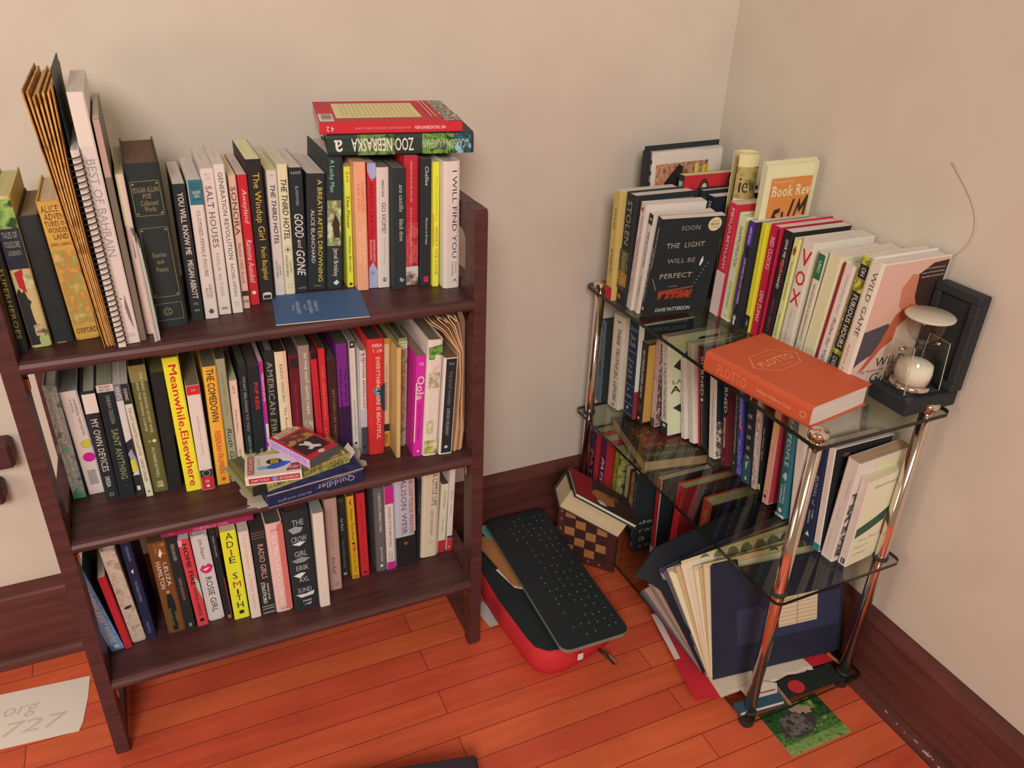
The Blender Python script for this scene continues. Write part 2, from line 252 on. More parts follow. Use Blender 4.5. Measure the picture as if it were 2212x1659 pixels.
  ('tall dark jacketed hardcover with a blurred photo band,under the stacked books',0.2535,1.2778,4.08,0,0.0258,0.2221,0.15,1,'2d2f2e','c7ad9e',[('t','A Lucky Man',0.1,0.45,0.03,0.26,'7fb3a0','c'),('n',0,0.85,0.32,0.66,'c7ad9e,8a9a5c,6a5a3c,a89878'),('p',[(0.3,0.5),(0.5,0.42),(0.75,0.48),(0.8,0.6),(0.45,0.6)],'3a2c22'),('t','Jamel Brinkley',0.3,0.7,0.68,0.9,'c7ad9e','c'),('p',[(0.35,0.95),(0.6,0.925),(0.75,0.95),(0.55,0.97)],'b0c8c0')]),
  ('yellow paperback with underlined handwritten title and a green edge',0.288,1.2783,1.76,0,0.0105,0.2036,0.14,0,'c9bf36','c9b184',[('b',0.0,0.07,0.1,0.9,'5fae84'),('t','On Sale',0.2,0.8,0.04,0.06,'3f3a20','hi'),('t','May',0.3,0.7,0.07,0.095,'3f3a20','hi'),('t','2018',0.3,0.7,0.1,0.12,'3f3a20','hi'),('t','The Pisces',0.3,0.7,0.22,0.5,'3f3a20','i'),('b',0.25,0.3,0.23,0.48,'3f3a20'),('t','Melissa Broder',0.35,0.7,0.56,0.88,'3f3a20','i'),('e',0.5,0.97,0.25,0,'3f3a20')]),
  ('salmon orange paperback with faint red capitals on the top shelf',0.3001,1.2576,1.41,0,0.0191,0.2146,0.14,0,'d08a68','c8906c',[('t','HARMLESS',0.55,0.8,0.15,0.38,'c05c44','c'),('t','LIKE YOU',0.22,0.45,0.16,0.36,'c05c44','c'),('t','ROWAN HISATO',0.55,0.8,0.48,0.8,'dfa888','c'),('t','BUCHANAN',0.2,0.45,0.53,0.77,'dfa888','c')]),
  ('red and lilac paperback with dark red capitals between salmon and white spines',0.3212,1.2629,1.87,0,0.014,0.2101,0.14,0,'b5252c','c7ad9e',[('p',[(0,0),(1,0),(1,0.1),(0.5,0.14),(0,0.06)],'9a8fa8'),('t','HARMLESS LIKE YOU',0.25,0.7,0.12,0.58,'6e1418','c'),('t','ROWAN HISATO',0.55,0.8,0.6,0.78,'c7ad9e','c'),('t','BUCHANAN',0.15,0.4,0.6,0.76,'c7ad9e','c'),('p',[(0,0.83),(0.5,0.78),(1,0.85),(1,1),(0,1)],'9a8fa8'),('t','FEB 2017',0.25,0.75,0.86,0.89,'3a3440','h')]),
  ('white paperback with thin grey capitals,next to the red and lilac one',0.3358,1.2583,1.82,0,0.02,0.2034,0.14,0,'c7ad9e','8a7a66',[('t','MARCH 2018',0.38,0.58,0.1,0.23,'3f3836','b'),('t','GO HOME!',0.35,0.72,0.28,0.53,'4a4440','c'),('t','ROWAN HISATO BUCHANAN',0.5,0.62,0.57,0.8,'8d7f78',''),('o',0.55,0.93,0.17,0.9,'2c2a2a'),('b',0.5,0.56,0.91,0.95,'2c2a2a')]),
  ('black paperback with small grey italic lowercase lettering',0.357,1.2422,1.6,0,0.0224,0.2043,0.14,0,'2b2c2b','7a6b58',[('t','ana castillo',0.5,0.8,0.13,0.35,'b0a898','ri'),('t','black dove',0.5,0.82,0.4,0.59,'b0a898','ri'),('t','fp',0.5,0.85,0.9,0.94,'c7ad9e','hb')]),
  ('tall red speckled paperback with a white band near its foot',0.3804,1.2525,1.67,0,0.0237,0.2196,0.14,0,'b0262d','c7ad9e',[('n',0.02,0.98,0.5,0.84,'b0262d,c04a48,96202a'),('t','KINGDOM OF OLIVES AND ASH',0.4,0.55,0.04,0.34,'d89a90','c'),('t','EDITED BY MICHAEL CHABON AND AYELET WALDMAN',0.4,0.52,0.38,0.84,'d89a90','c'),('b',0.0,1,0.845,0.885,'c7ad9e'),('n',0,1,0.885,0.995,'c7ad9e,8a7a68,4a4038'),('e',0.5,0.93,0.12,0,'a02028')]),
  ('black paperback with a magenta square at the foot of its spine',0.4053,1.2415,1.42,0,0.0179,0.2156,0.14,0,'29292a','6b5d4c',[('t','Chaffee',0.4,0.72,0.05,0.2,'c0b8a8','ri'),('t','Florence in Ecstasy',0.4,0.66,0.44,0.66,'c0b8a8','ri'),('b',0.3,0.75,0.92,0.965,'c02a58'),('t','UP',0.38,0.65,0.93,0.955,'4a1028','h')]),
  ('narrow yellow paperback with orange capitals beside the last white book',0.4246,1.2344,1.12,0,0.011,0.2121,0.14,0,'c9bf36','c7ad9e',[('b',0.0,0.1,0.4,0.66,'c0402c'),('t','ZINZI CLEMMONS',0.4,0.68,0.1,0.46,'c07a30',''),('t','WHAT WE LOSE',0.35,0.78,0.5,0.9,'b8502c','')]),
  ('white hardcover with widely spaced black capitals at the end of the top shelf',0.4388,1.2184,0.37,0,0.0296,0.2152,0.15,1,'c7ad9e','c7ad9e',[('t','I WILL FIND YOU',0.52,0.78,0.07,0.75,'2c2a2a','c'),('t','JOANNA',0.65,0.76,0.78,0.88,'4a4440','c'),('t','CONNORS',0.48,0.58,0.78,0.9,'4a4440','c'),('p',[(0.55,0.955),(0.68,0.92),(0.8,0.955),(0.68,0.935)],'2c2a2a')]),
 ]),
 ('books on the middle shelf of the bookcase', 'L', 0.4847, [
  ('mottled grey hardcover with green trim at the end of the middle shelf',-0.1943,1.2826,-0.17,0,0.0194,0.2146,0.15,1,'76716b','c7ad9e',[('n',0.02,0.98,0.02,0.98,'76716b,8f8a84,5d5954'),('t','SORRY TO DISRUPT THE PEACE',0.4,0.66,0.06,0.5,'c7ad9e','b'),('e',0.5,0.55,0.2,0.015,'4a9a5c'),('t','PATTY YUMI COTTRELL',0.4,0.66,0.6,0.88,'c7ad9e','b'),('p',[(0.3,0.94),(0.6,0.92),(0.7,0.97),(0.4,0.98)],'4fae62'),('b',0,1,0.975,1,'5aa868')]),
  ('pale pink paperback with a smiley sticker,magenta dot and barcode',-0.1704,1.2854,-1.38,0,0.0251,0.1971,0.14,0,'c7aba0','8d8072',[('t','UNIVERSAL HARVESTER',0.62,0.78,0.07,0.42,'4a4440',''),('t','A NOVEL',0.4,0.54,0.07,0.2,'6a5c58',''),('t','JOHN DARNIELLE',0.2,0.32,0.09,0.35,'b09a90',''),('e',0.68,0.5,0.26,0,'c0b030'),('o',0.68,0.5,0.32,0.8,'8d8630'),('o',0.68,0.5,0.14,0.3,'5a5420'),('e',0.62,0.63,0.36,0,'b8207a'),('b',0.25,0.75,0.76,0.766,'3a3432'),('b',0.25,0.75,0.776,0.782,'3a3432'),('b',0.25,0.75,0.792,0.798,'3a3432'),('b',0.25,0.75,0.808,0.8140000000000001,'3a3432'),('b',0.25,0.75,0.8240000000000001,0.8300000000000001,'3a3432'),('b',0.25,0.75,0.84,0.846,'3a3432'),('b',0.25,0.75,0.856,0.862,'3a3432'),('b',0.25,0.75,0.872,0.878,'3a3432'),('b',0.25,0.75,0.888,0.894,'3a3432')]),
  ('black hardcover with a white sticker over the head of its spine',-0.145,1.2601,0.35,0,0.0212,0.2041,0.15,1,'262728','a89a84',[('b',0.05,0.95,0.02,0.19,'c7ad9e'),('t','MY OWN DEVICES',0.25,0.7,0.24,0.73,'c7ad9e','r'),('t','DESSA',0.3,0.6,0.78,0.88,'c7ad9e','b'),('r',0.35,0.6,0.94,0.97,'c7ad9e',0.5)]),
  ('black paperback with a pink on-sale tag at the head of its spine',-0.1235,1.2572,0.9,0,0.0237,0.2133,0.14,0,'232425','9a8b74',[('b',0.0,1,0.0,0.06,'c0a094'),('t','ON SALE',0.15,0.8,0.008,0.027,'3f3836','hb'),('t','MAY 2011',0.15,0.8,0.034,0.052,'3f3836','hb'),('t','SARAH DESSEN',0.45,0.7,0.09,0.33,'7d8478',''),('t','SAINT ANYTHING',0.35,0.75,0.38,0.83,'8d8a5c','r'),('b',0.45,0.7,0.89,0.893,'5a5850')]),
  ('thin white comic with a black and yellow lower spine',-0.0968,1.2515,0.19,0,0.0102,0.2139,0.13,0,'c4b0a8','c7ad9e',[('b',0,1,0.0,0.14,'6d6468'),('t','WHITE',0.2,0.8,0.02,0.13,'c7ad9e','b'),('t','CITY',0.2,0.75,0.49,0.55,'c7ad9e','b'),('p',[(0,0.5),(1,0.47),(1,0.7),(0,0.8)],'2a2a29'),('p',[(0,0.6),(0.6,0.56),(1,0.66),(1,0.72),(0.3,0.68)],'8d8690'),('b',0.1,0.8,0.66,0.77,'c0b030'),('b',0,1,0.8,1,'2a2a29'),('b',0.2,0.7,0.9,0.94,'c7ad9e')]),
  ('thin cream paperback with a black block at its head',-0.0832,1.2454,-0.61,0,0.0108,0.2155,0.13,0,'c9b49a','c7ad9e',[('b',0.0,1,0.0,0.17,'2a2a29'),('t','DZANC',0.3,0.7,0.04,0.14,'c7ad9e','b'),('t','THE LOST DAUGHTER COLLECTIVE',0.3,0.7,0.2,0.62,'4a4034',''),('t','LINDSEY DRAGER',0.3,0.7,0.65,0.86,'4a4034',''),('p',[(0.3,0.96),(0.5,0.94),(0.7,0.96)],'4a4034')]),
  ('olive green jacketed hardcover with two lines of cream capitals',-0.072,1.2526,0.42,0,0.0249,0.2401,0.15,1,'5e552f','3f2f24',[('b',0,1,0,0.12,'7a6c3e'),('t','THE DEAD DUKE,HIS SECRET WIFE,',0.55,0.72,0.05,0.52,'c9b68c','r'),('t','AND THE MISSING CORPSE',0.28,0.42,0.12,0.5,'c9b68c','r'),('e',0.4,0.58,0.1,0,'8d7f4c'),('e',0.68,0.58,0.12,0,'c9b68c'),('t','PIU MARIE EATWELL',0.4,0.6,0.63,0.88,'c9b68c','r'),('n',0.3,0.7,0.91,0.96,'c9b68c,5e552f')]),
  ('plain black unlettered book between olive and bright yellow spines',-0.0468,1.2511,1.54,0,0.0203,0.2236,0.14,0,'242322','665a38',[]),
  ('thick bright yellow paperback with huge bold red lettering',-0.0205,1.2351,0.11,0,0.0241,0.2533,0.15,0,'d3c72c','8a7430',[('t','Meanwhile,Elsewhere',0.22,0.78,0.05,0.96,'b5262c','b')]),
  ('white advance copy with red blocks at the head and foot of its spine',0.0041,1.2292,0.76,0,0.0209,0.2021,0.14,0,'c7ad9e','76664f',[('b',0.03,0.97,0.003,0.085,'b5262b'),('t','3-14',0.35,0.65,0.03,0.055,'c7ad9e','hi'),('t','HAPPINESS FOR HUMANS',0.45,0.55,0.28,0.65,'8d7f78','r'),('b',0.03,0.97,0.8,0.87,'2a2a29'),('o',0.5,0.835,0.3,0.7,'c7ad9e'),('b',0.03,0.97,0.87,0.995,'b5262b'),('e',0.5,0.96,0.13,0,'c7ad9e'),('t','PGW',0.35,0.65,0.9,0.93,'c7ad9e','hb')]),
  ('orange paperback with black over red capitals on the middle shelf',0.0301,1.2354,1.56,0,0.0209,0.2275,0.14,0,'d08a30','6b5d4c',[('b',0,0.3,0,1,'cf9a38'),('t','THE COMEDOWN',0.2,0.75,0.02,0.45,'3a2c20','b'),('t','REBEKAH FRUMKIN',0.25,0.7,0.53,0.9,'b5402c','b'),('e',0.5,0.95,0.18,0,'b5402c')]),
  ('grey olive paperback with a black handwritten name on its spine',0.0525,1.2377,1.26,0,0.0144,0.237,0.14,0,'8a8062','55493c',[('t','into the valley',0.3,0.7,0.1,0.45,'6d6448','i'),('t','Ruth Galm',0.25,0.75,0.55,0.92,'2a2a29','i')]),
  ('small pale pink paperback with faint script behind the game boxes',0.0673,1.2412,1.78,0,0.0126,0.1929,0.12,0,'c9a18c','c9b184',[('t','aH',0.35,0.65,0.05,0.12,'6a4c44',''),('t','Andrea Gibson',0.35,0.6,0.28,0.52,'5a403a','i'),('t','Take Me With You',0.35,0.6,0.68,0.9,'5a403a','i')]),
  ('thin black paperback with grey condensed capitals above the card boxes',0.0824,1.2424,2.18,0,0.0131,0.2181,0.14,0,'252626','54493c',[('t','WHAT BELONGS TO YOU',0.4,0.7,0.1,0.58,'8d8a7c','c'),('t','GARTH GREENWELL',0.4,0.7,0.62,0.92,'8d8a7c','c')]),
  ('black paperback with red condensed capitals above the card boxes',0.0967,1.2403,1.98,0,0.0185,0.2125,0.13,0,'232324','54493c',[('t','POP KIDS',0.45,0.8,0.14,0.38,'c03034','b'),('t','DAVEY HAVOK',0.5,0.72,0.75,0.95,'a09a90','')]),
  ('very thin pink and purple paperback with white lettering',0.1165,1.2446,1.71,0,0.0077,0.2182,0.13,0,'b02c5c','c7ad9e',[('b',0,0.3,0,1,'5a2ca0'),('t','TERRANCE HAYES',0.4,0.85,0.1,0.35,'c7ad9e','b'),('b',0.35,0.95,0.55,0.72,'c7ad9e'),('b',0.35,0.95,0.76,0.9,'c7ad9e')]),
  ('black jacketed hardcover with tall faded bronze serif capitals',0.1246,1.2479,2.24,0,0.0171,0.2328,0.15,1,'262523','8d8068',[('t','AMERICAN FIRE',0.2,0.75,0.08,0.72,'8d7f6c','r'),('n',0.2,0.8,0.74,0.9,'262523,4a4640,262523')]),
  ('cream paperback shading to pink with dark serif lettering',0.146,1.2482,1.24,0,0.0188,0.2285,0.14,0,'c9ae8c','3f2f24',[('b',0.7,1,0,1,'c9987c'),('t','KAZUO ISHIGURO',0.35,0.6,0.1,0.42,'4a4034','rc'),('t','The Remains of the Day',0.35,0.62,0.46,0.95,'4a4034','r')]),
  ('dark maroon paperback with dull red lettering',0.1655,1.2478,1.95,0,0.0163,0.219,0.14,0,'5a1a22','4a3c34',[('b',0.1,0.9,0.03,0.12,'2c2022'),('t','THIS IS AN UPRISING',0.4,0.6,0.25,0.62,'a03034',''),('t','DOUGLAS',0.4,0.6,0.66,0.8,'a03034','')]),
  ('taupe paperback with white serif capitals and a tan lower half',0.1826,1.2472,1.82,0,0.0186,0.2339,0.14,0,'8a6f62','76664f',[('t','IN THE NOT QUITE DARK',0.4,0.7,0.06,0.58,'cbb8a4','rb'),('p',[(0.4,0.7),(0.6,0.68),(0.75,0.72),(0.6,0.75)],'b59a5c'),('n',0.05,0.95,0.62,0.98,'b09a78,8a6f62,c0aa88'),('t','DANA',0.4,0.65,0.8,0.95,'8a7460','r')]),
  ('thin red paperback with a black label at its head',0.2068,1.246,0.47,0,0.0108,0.2192,0.13,0,'ae2429','4a3c34',[('b',0.05,0.95,0.0,0.06,'1f1c1d'),('t','THE REFUGEES',0.45,0.65,0.3,0.6,'7a1418','')]),
  ('red paperback with paler red capitals next to a dark brown spine',0.2184,1.2481,1.01,0,0.0118,0.2233,0.14,0,'b3282b','4a3c34',[('t','THE VEGETARIAN',0.35,0.6,0.15,0.62,'d06a58','c'),('t','A NOVEL',0.35,0.6,0.7,0.9,'d06a58','c')]),
  ('dark brown paperback beside the purple spine',0.2315,1.2495,1.35,0,0.0162,0.1979,0.14,0,'38201d','5a4c3c',[('t','BETWEEN LIFE AND DEATH',0.4,0.65,0.3,0.95,'8d5a40','')]),
  ('purple paperback with dark lettering fading to black at its foot',0.2484,1.2489,1.37,0,0.019,0.2259,0.14,0,'6a2468','5a4c3c',[('b',0.0,1,0.55,1,'331a36'),('t','The World Goes On',0.62,0.85,0.22,0.78,'2c1a2e','b'),('t','Laszlo Krasznahorkai',0.2,0.42,0.22,0.8,'2c1a2e','b')]),
  ('white paperback with a black label and faint grey serif lettering',0.2728,1.2571,1.3,0,0.0109,0.2239,0.14,0,'c7ad9e','8d7f6c',[('b',0.1,0.9,0.0,0.06,'2a2a29'),('e',0.5,0.03,0.2,0,'c7ad9e'),('t','WILD THINGS',0.4,0.6,0.2,0.42,'b09a90','c'),('t','ALEXANDER KLEEMAN',0.4,0.65,0.52,0.86,'7a6c66','r'),('e',0.5,0.93,0.24,0,'2a2a29')]),
  ('white paperback with black serif capitals and a dark grey foot',0.2841,1.2395,2.15,0,0.0109,0.2114,0.14,0,'c4b0a4','8d7f6c',[('n',0.02,0.98,0.0,0.1,'a08a8a,c7ad9e,6a5a60'),('t','8 NATIONS ANTHOLOGY',0.35,0.75,0.03,0.55,'3a3432','rb'),('b',0,1,0.55,0.73,'a89a98'),('b',0,1,0.73,1,'3f3c3e'),('e',0.5,0.93,0.2,0,'1c1b1c')]),
  ('broad red hardcover with white capitals and a dark blue shape',0.2958,1.2301,2.04,0,0.0298,0.2335,0.15,1,'bb2b2a','4a3c34',[('t','MIRA',0.28,0.88,0.04,0.07,'c9b8a8','hc'),('t','T. LEE',0.28,0.88,0.085,0.11,'c9b8a8','hc'),('p',[(0.6,0.42),(1,0.37),(1,0.62),(0.8,0.6),(0.7,0.5),(0.3,0.44),(0.4,0.41)],'253038'),('p',[(0.25,0.42),(0.5,0.4),(0.6,0.48),(0.4,0.46)],'3a7a80'),('t','EVERYTHING HERE IS BEAUTIFUL',0.48,0.72,0.15,0.86,'c9b8a8','c')]),
  ('tan paperback with orange ends and a black block on its spine',0.3276,1.2486,2.47,0,0.0114,0.2227,0.14,0,'c9a07c','5a4c3c',[('b',0,1,0.0,0.05,'b8762c'),('t','THE FAMILY GENE · JOSELIN LINDER',0.42,0.6,0.23,0.65,'4a3828','b'),('b',0,1,0.78,0.85,'2a2a29'),('b',0,1,0.86,1,'c07a30'),('t','ecco',0.3,0.7,0.88,0.96,'2a2a29','b')]),
  ('thin plain tan booklet standing forward on the middle shelf',0.3396,1.2045,2.38,0,0.0074,0.2234,0.14,0,'b8925a','9a7c50',[]),
  ('mottled green hardcover with tall red condensed capitals',0.3512,1.239,2.69,0,0.017,0.223,0.14,1,'7f7a58','55493c',[('n',0.02,0.98,0.02,0.98,'7f7a58,968c66,5e6a4c'),('b',0.08,0.92,0.03,0.09,'c9b68c'),('t','ON SALE',0.15,0.85,0.035,0.055,'3a3228','hb'),('t','2/7/17',0.2,0.8,0.065,0.083,'3a3228','hb'),('t','ALL OUR WRONG TODAYS',0.3,0.8,0.1,0.76,'a8402c','b'),('t','ELAN',0.55,0.75,0.79,0.85,'8a3a2c',''),('t','MASTAI',0.25,0.5,0.79,0.87,'8a3a2c','')]),
  ('bright magenta paperback with a large white rounded title',0.3685,1.196,3.52,0,0.0161,0.2047,0.13,0,'bd2582','8a6c50',[('b',0,0.12,0.25,0.85,'d0b8b0'),('t','NOVEL',0.3,0.8,0.06,0.09,'c7ad9e','h'),('t','Oola',0.15,0.95,0.19,0.42,'c7ad9e','rb'),('t','BRITTANY NEWELL',0.35,0.7,0.47,0.83,'7a1a50','c'),('e',0.55,0.945,0.14,0,'c7ad9e')]),
  ('white jacketed hardcover with green and pink botanical drawings',0.3851,1.1894,3.74,0,0.0278,0.2345,0.15,1,'c7ad9e','76664f',[('p',[(0.05,0.06),(0.95,0.04),(0.97,0.13),(0.5,0.12),(0.45,0.16),(0.1,0.16)],'4a6a2c'),('e',0.28,0.13,0.17,0,'6a9a3c'),('n',0.1,0.95,0.06,0.12,'3a5a24,6f8a44,24401c'),('p',[(0.2,0.3),(0.5,0.22),(0.9,0.2),(0.6,0.26),(0.9,0.3),(0.4,0.36)],'c9988c'),('n',0.15,0.85,0.27,0.4,'c7ad9e,a89070,7a6a44'),('n',0.15,0.6,0.68,0.8,'c7ad9e,9a9a5a,c7ad9e'),('n',0.05,0.95,0.86,0.98,'c7ad9e,a09a50,7a5a3c')]),
  ('black spined book bordered in white beside the folded papers',0.4143,1.1837,3.83,0,0.0255,0.1982,0.14,0,'c7ad9e','7a5a44',[('b',0.14,0.9,0.01,0.985,'262627'),('t','MELODY',0.35,0.75,0.05,0.07,'9a8a80','h'),('t','THE BOAT RUNNER',0.38,0.62,0.13,0.48,'6d665e','r'),('t','DEVIN MURPHY',0.38,0.62,0.51,0.8,'9a9086','r'),('e',0.5,0.92,0.13,0,'b0a8a0')]),
 ]),
 ('books on the bottom shelf of the bookcase', 'L', 0.1812, [
  ('blue paperback with white capitals leaning at the end of the bottom shelf',-0.1938,1.2301,-8.71,0,0.0225,0.199,0.14,0,'5c76a6','c7ad9e',[('n',0.02,0.98,0.02,0.98,'5c76a6,6d86b2,5c76a6'),('t','LITTLE FIRES EVERYWHERE',0.3,0.72,0.14,0.9,'c7ad9e','b'),('b',0.35,0.7,0.93,0.97,'c7ad9e'),('Fb',0,1,0,1,'22302a')]),
  ('thin plain red book leaning on the blue one on the bottom shelf',-0.171,1.2292,-4.5,0,0.0123,0.1711,0.13,0,'a62329','a09484',[]),
  ('silvery tan hardcover with a single narrow dark slit on its spine',-0.1583,1.2388,-3.69,0,0.0236,0.2164,0.15,1,'a88a76','c7ad9e',[('n',0.02,0.98,0.02,0.98,'a88a76,b59c8c,9a7c5c'),('t','PANTOX',0.15,0.8,0.1,0.16,'8a5a4c','h'),('p',[(0.2,0.62),(0.4,0.595),(0.8,0.59),(0.78,0.61),(0.5,0.625)],'2a2a29')]),
  ('dark navy paperback with tiny lilac lettering and a white mark',-0.1341,1.2394,-1.48,0,0.0164,0.2237,0.14,0,'232338','c7ad9e',[('t','ELEVENTH',0.4,0.65,0.04,0.18,'7d7898','c'),('p',[(0.3,0.28),(0.6,0.26),(0.5,0.31)],'c7ad9e'),('t','THE WAGES OF EMPIRE',0.35,0.6,0.38,0.6,'7d7898','c'),('t','POLITICS',0.35,0.6,0.82,0.94,'7d7898','c')]),
  ('brown paperback with cream serif title over a figure in dark dress',-0.0971,1.239,-0.6,0,0.0296,0.2112,0.14,0,'6a3f22','55402c',[('n',0.3,0.9,0.02,0.14,'8a5a34,6a3f22,9a5a2c'),('p',[(0.45,0.14),(0.6,0.07),(0.68,0.12),(0.55,0.17)],'d8c0a0'),('t','I,ELIZA',0.55,0.8,0.22,0.48,'d8c0a0','r'),('t','HAMILTON',0.2,0.46,0.2,0.5,'d8c0a0','r'),('e',0.5,0.54,0.09,0,'c09070'),('p',[(0.38,0.57),(0.66,0.57),(0.75,0.7),(0.6,0.98),(0.35,0.98),(0.3,0.7)],'1d211f'),('t','SUSAN',0.6,0.72,0.77,0.88,'8a7440','r'),('t','HOLLOWAY SCOTT',0.3,0.45,0.72,0.92,'8a7440','r')]),
  ('black paperback with small red and grey capitals beside the red spine',-0.0671,1.2365,-0.63,0,0.0176,0.2122,0.14,0,'262526','3f362c',[('t','SEDLINGER',0.35,0.65,0.05,0.23,'9a8f84',''),('t','PAPER KINGDOM',0.35,0.62,0.42,0.66,'a06a60',''),('b',0.4,0.65,0.93,0.97,'8a7440')]),
  ('red paperback with uneven black hand drawn capitals',-0.0462,1.2366,-1.45,0,0.0193,0.2057,0.14,0,'bd3a3c','c7ad9e',[('b',0,0.35,0.0,0.07,'c98a90'),('p',[(0.6,0.4),(1,0.5),(1,0.7),(0.7,0.55)],'8fae9c'),('t','HOME FIRE',0.3,0.7,0.05,0.52,'1f1a1c','b'),('t','KAMILA SHAMSIE',0.35,0.65,0.55,0.88,'1f1a1c',''),('e',0.5,0.93,0.2,0,'1f1a2c')]),
  ('white hardcover with a pair of bright pink lips on its spine',-0.0262,1.2425,-1.23,0,0.0291,0.2026,0.15,1,'b9a9a2','c7ad9e',[('b',0.02,0.98,0.02,0.98,'bdaca4'),('t','Julie Shepard',0.35,0.65,0.04,0.27,'2a2a29','i'),('p',[(0.15,0.38),(0.35,0.33),(0.5,0.35),(0.7,0.325),(0.95,0.36),(0.8,0.42),(0.5,0.44),(0.3,0.42)],'bb2c54'),('p',[(0.3,0.385),(0.5,0.375),(0.75,0.37),(0.5,0.4)],'d9c4b8'),('t','ROSIE GIRL',0.35,0.72,0.48,0.9,'2a2a29','')]),
  ('thin black paperback between the lips spine and the yellow one',0.0046,1.2334,-1.2,0,0.0117,0.2053,0.13,0,'262425','3f362c',[('b',0.85,1,0.5,0.95,'8a2c2c'),('t','SPEED WILLIAMS',0.4,0.65,0.02,0.25,'9a8f84','c'),('b',0.3,0.8,0.94,0.98,'a0602c')]),
  ('yellow paperback with large letters stacked one above another',0.019,1.2282,-0.06,0,0.0272,0.2083,0.14,0,'c9c02c','c9b184',[('t','A',0.3,0.75,0.02,0.09,'2a2a29','h'),('t','D',0.3,0.72,0.11,0.18,'2a2a29','h'),('t','I',0.45,0.55,0.2,0.27,'a03c2c','h'),('t','E',0.3,0.7,0.28,0.35,'2a2a29','h'),('t','S',0.35,0.65,0.46,0.53,'2a2a29','h'),('t','M',0.28,0.78,0.56,0.63,'a03c2c','h'),('t','I',0.45,0.55,0.65,0.71,'2a2a29','h'),('t','T',0.35,0.7,0.72,0.78,'2a2a29','h'),('t','H',0.32,0.72,0.8,0.87,'2a2a29','h'),('b',0.38,0.68,0.9,0.94,'2a2a29')]),
  ('white paperback with pale orange handwritten lettering',0.0487,1.2201,0.0,0,0.0181,0.206,0.14,0,'c7ad9e','c7ad9e',[('t','My Cat Yugoslavia',0.3,0.65,0.03,0.43,'c08a5c','i'),('t','a / Pajtim Statovci',0.3,0.65,0.47,0.9,'c08a5c','i')]),
  ('black paperback with thin striped bands at both ends of its spine',0.0691,1.2198,-0.03,0,0.0248,0.2017,0.14,0,'2b2726','3a302a',[('b',0.05,0.95,0.02,0.03,'6a4a40'),('b',0.05,0.95,0.05,0.06,'6a4a40'),('b',0.05,0.95,0.08,0.09,'6a4a40'),('t','RADIO GIRLS',0.35,0.75,0.16,0.56,'c08a78','c'),('t','SARAH-JANE',0.55,0.75,0.62,0.82,'c9b8a8',''),('t','STRATFORD',0.2,0.48,0.6,0.86,'c9b8a8','b'),('b',0.05,0.95,0.89,0.9,'9a8a80'),('b',0.05,0.95,0.92,0.93,'9a8a80'),('b',0.05,0.95,0.96,0.985,'6a665c')]),
  ('pink jacketed hardcover with pale raised lettering',0.0947,1.2169,0.03,0,0.0306,0.2117,0.15,1,'c99a8e','54483a',[('b',0.65,1,0.02,0.98,'bd6258'),('t','Taylor Jenkins',0.25,0.75,0.06,0.09,'a03c3c','hi'),('t','It’s Not Like It’s a Secret',0.3,0.65,0.13,0.92,'d9bcb0','r'),('t','HARPER',0.3,0.7,0.955,0.97,'6a3430','h')]),
  ('very thick black hardcover with grey stacked capitals and pale smears',0.1285,1.2074,-0.45,0,0.0462,0.2358,0.16,1,'27292a','5a2c2c',[('t','THE',0.3,0.75,0.09,0.145,'8d8a88','hb'),('t','CROW',0.2,0.8,0.25,0.305,'8d8a88','hb'),('t','GIRL',0.25,0.75,0.395,0.45,'8d8a88','hb'),('t','ERIK',0.25,0.75,0.54,0.59,'8d8a88','hb'),('t','AXL',0.3,0.7,0.66,0.71,'8d8a88','hb'),('t','SUND',0.2,0.75,0.77,0.82,'8d8a88','hb'),('p',[(0.12,0.17),(0.4,0.15),(0.7,0.17),(0.6,0.21),(0.3,0.22)],'8a8482'),('p',[(0.2,0.32),(0.5,0.305),(0.75,0.31),(0.5,0.345)],'c7bdb4'),('p',[(0.1,0.48),(0.5,0.455),(0.85,0.48),(0.6,0.51),(0.3,0.51)],'7d7876'),('p',[(0.1,0.63),(0.4,0.61),(0.6,0.62),(0.35,0.665)],'c7bdb4'),('p',[(0.1,0.83),(0.5,0.835),(0.85,0.82),(0.8,0.86),(0.3,0.87)],'bdb4aa'),('t','KNOPF',0.35,0.7,0.9,0.92,'c7ad9e','hb'),('p',[(0.35,0.95),(0.7,0.93),(0.65,0.955)],'9a9490')]),
  ('plain white unlettered book beside the thick black hardcover',0.175,1.1998,0.75,0,0.0192,0.2245,0.14,0,'c7ad9e','8f887e',[]),
  ('dusty pink paperback with a dark handwritten name',0.2028,1.2375,0.94,0,0.0235,0.2217,0.14,0,'a67f70','5a4a3c',[('t','WINTERKEPT SECRET',0.3,0.55,0.1,0.55,'8a6458',''),('t','Anne Raeff',0.3,0.6,0.62,0.82,'4a302c','i'),('o',0.6,0.94,0.15,0.7,'3a2826')]),
  ('black paperback with olive script between dusty pink and mustard spines',0.2311,1.2653,0.88,0,0.0171,0.1981,0.14,0,'2a2927','2f2a24',[('b',0.2,0.8,0.02,0.025,'6a6252'),('b',0.2,0.8,0.045,0.05,'6a6252'),('t','Ian Reid',0.35,0.65,0.25,0.4,'9a9484','i'),('t','Foe and Other Things',0.35,0.6,0.52,0.88,'7d7048','i'),('e',0.5,0.95,0.2,0,'8d8a6c')]),
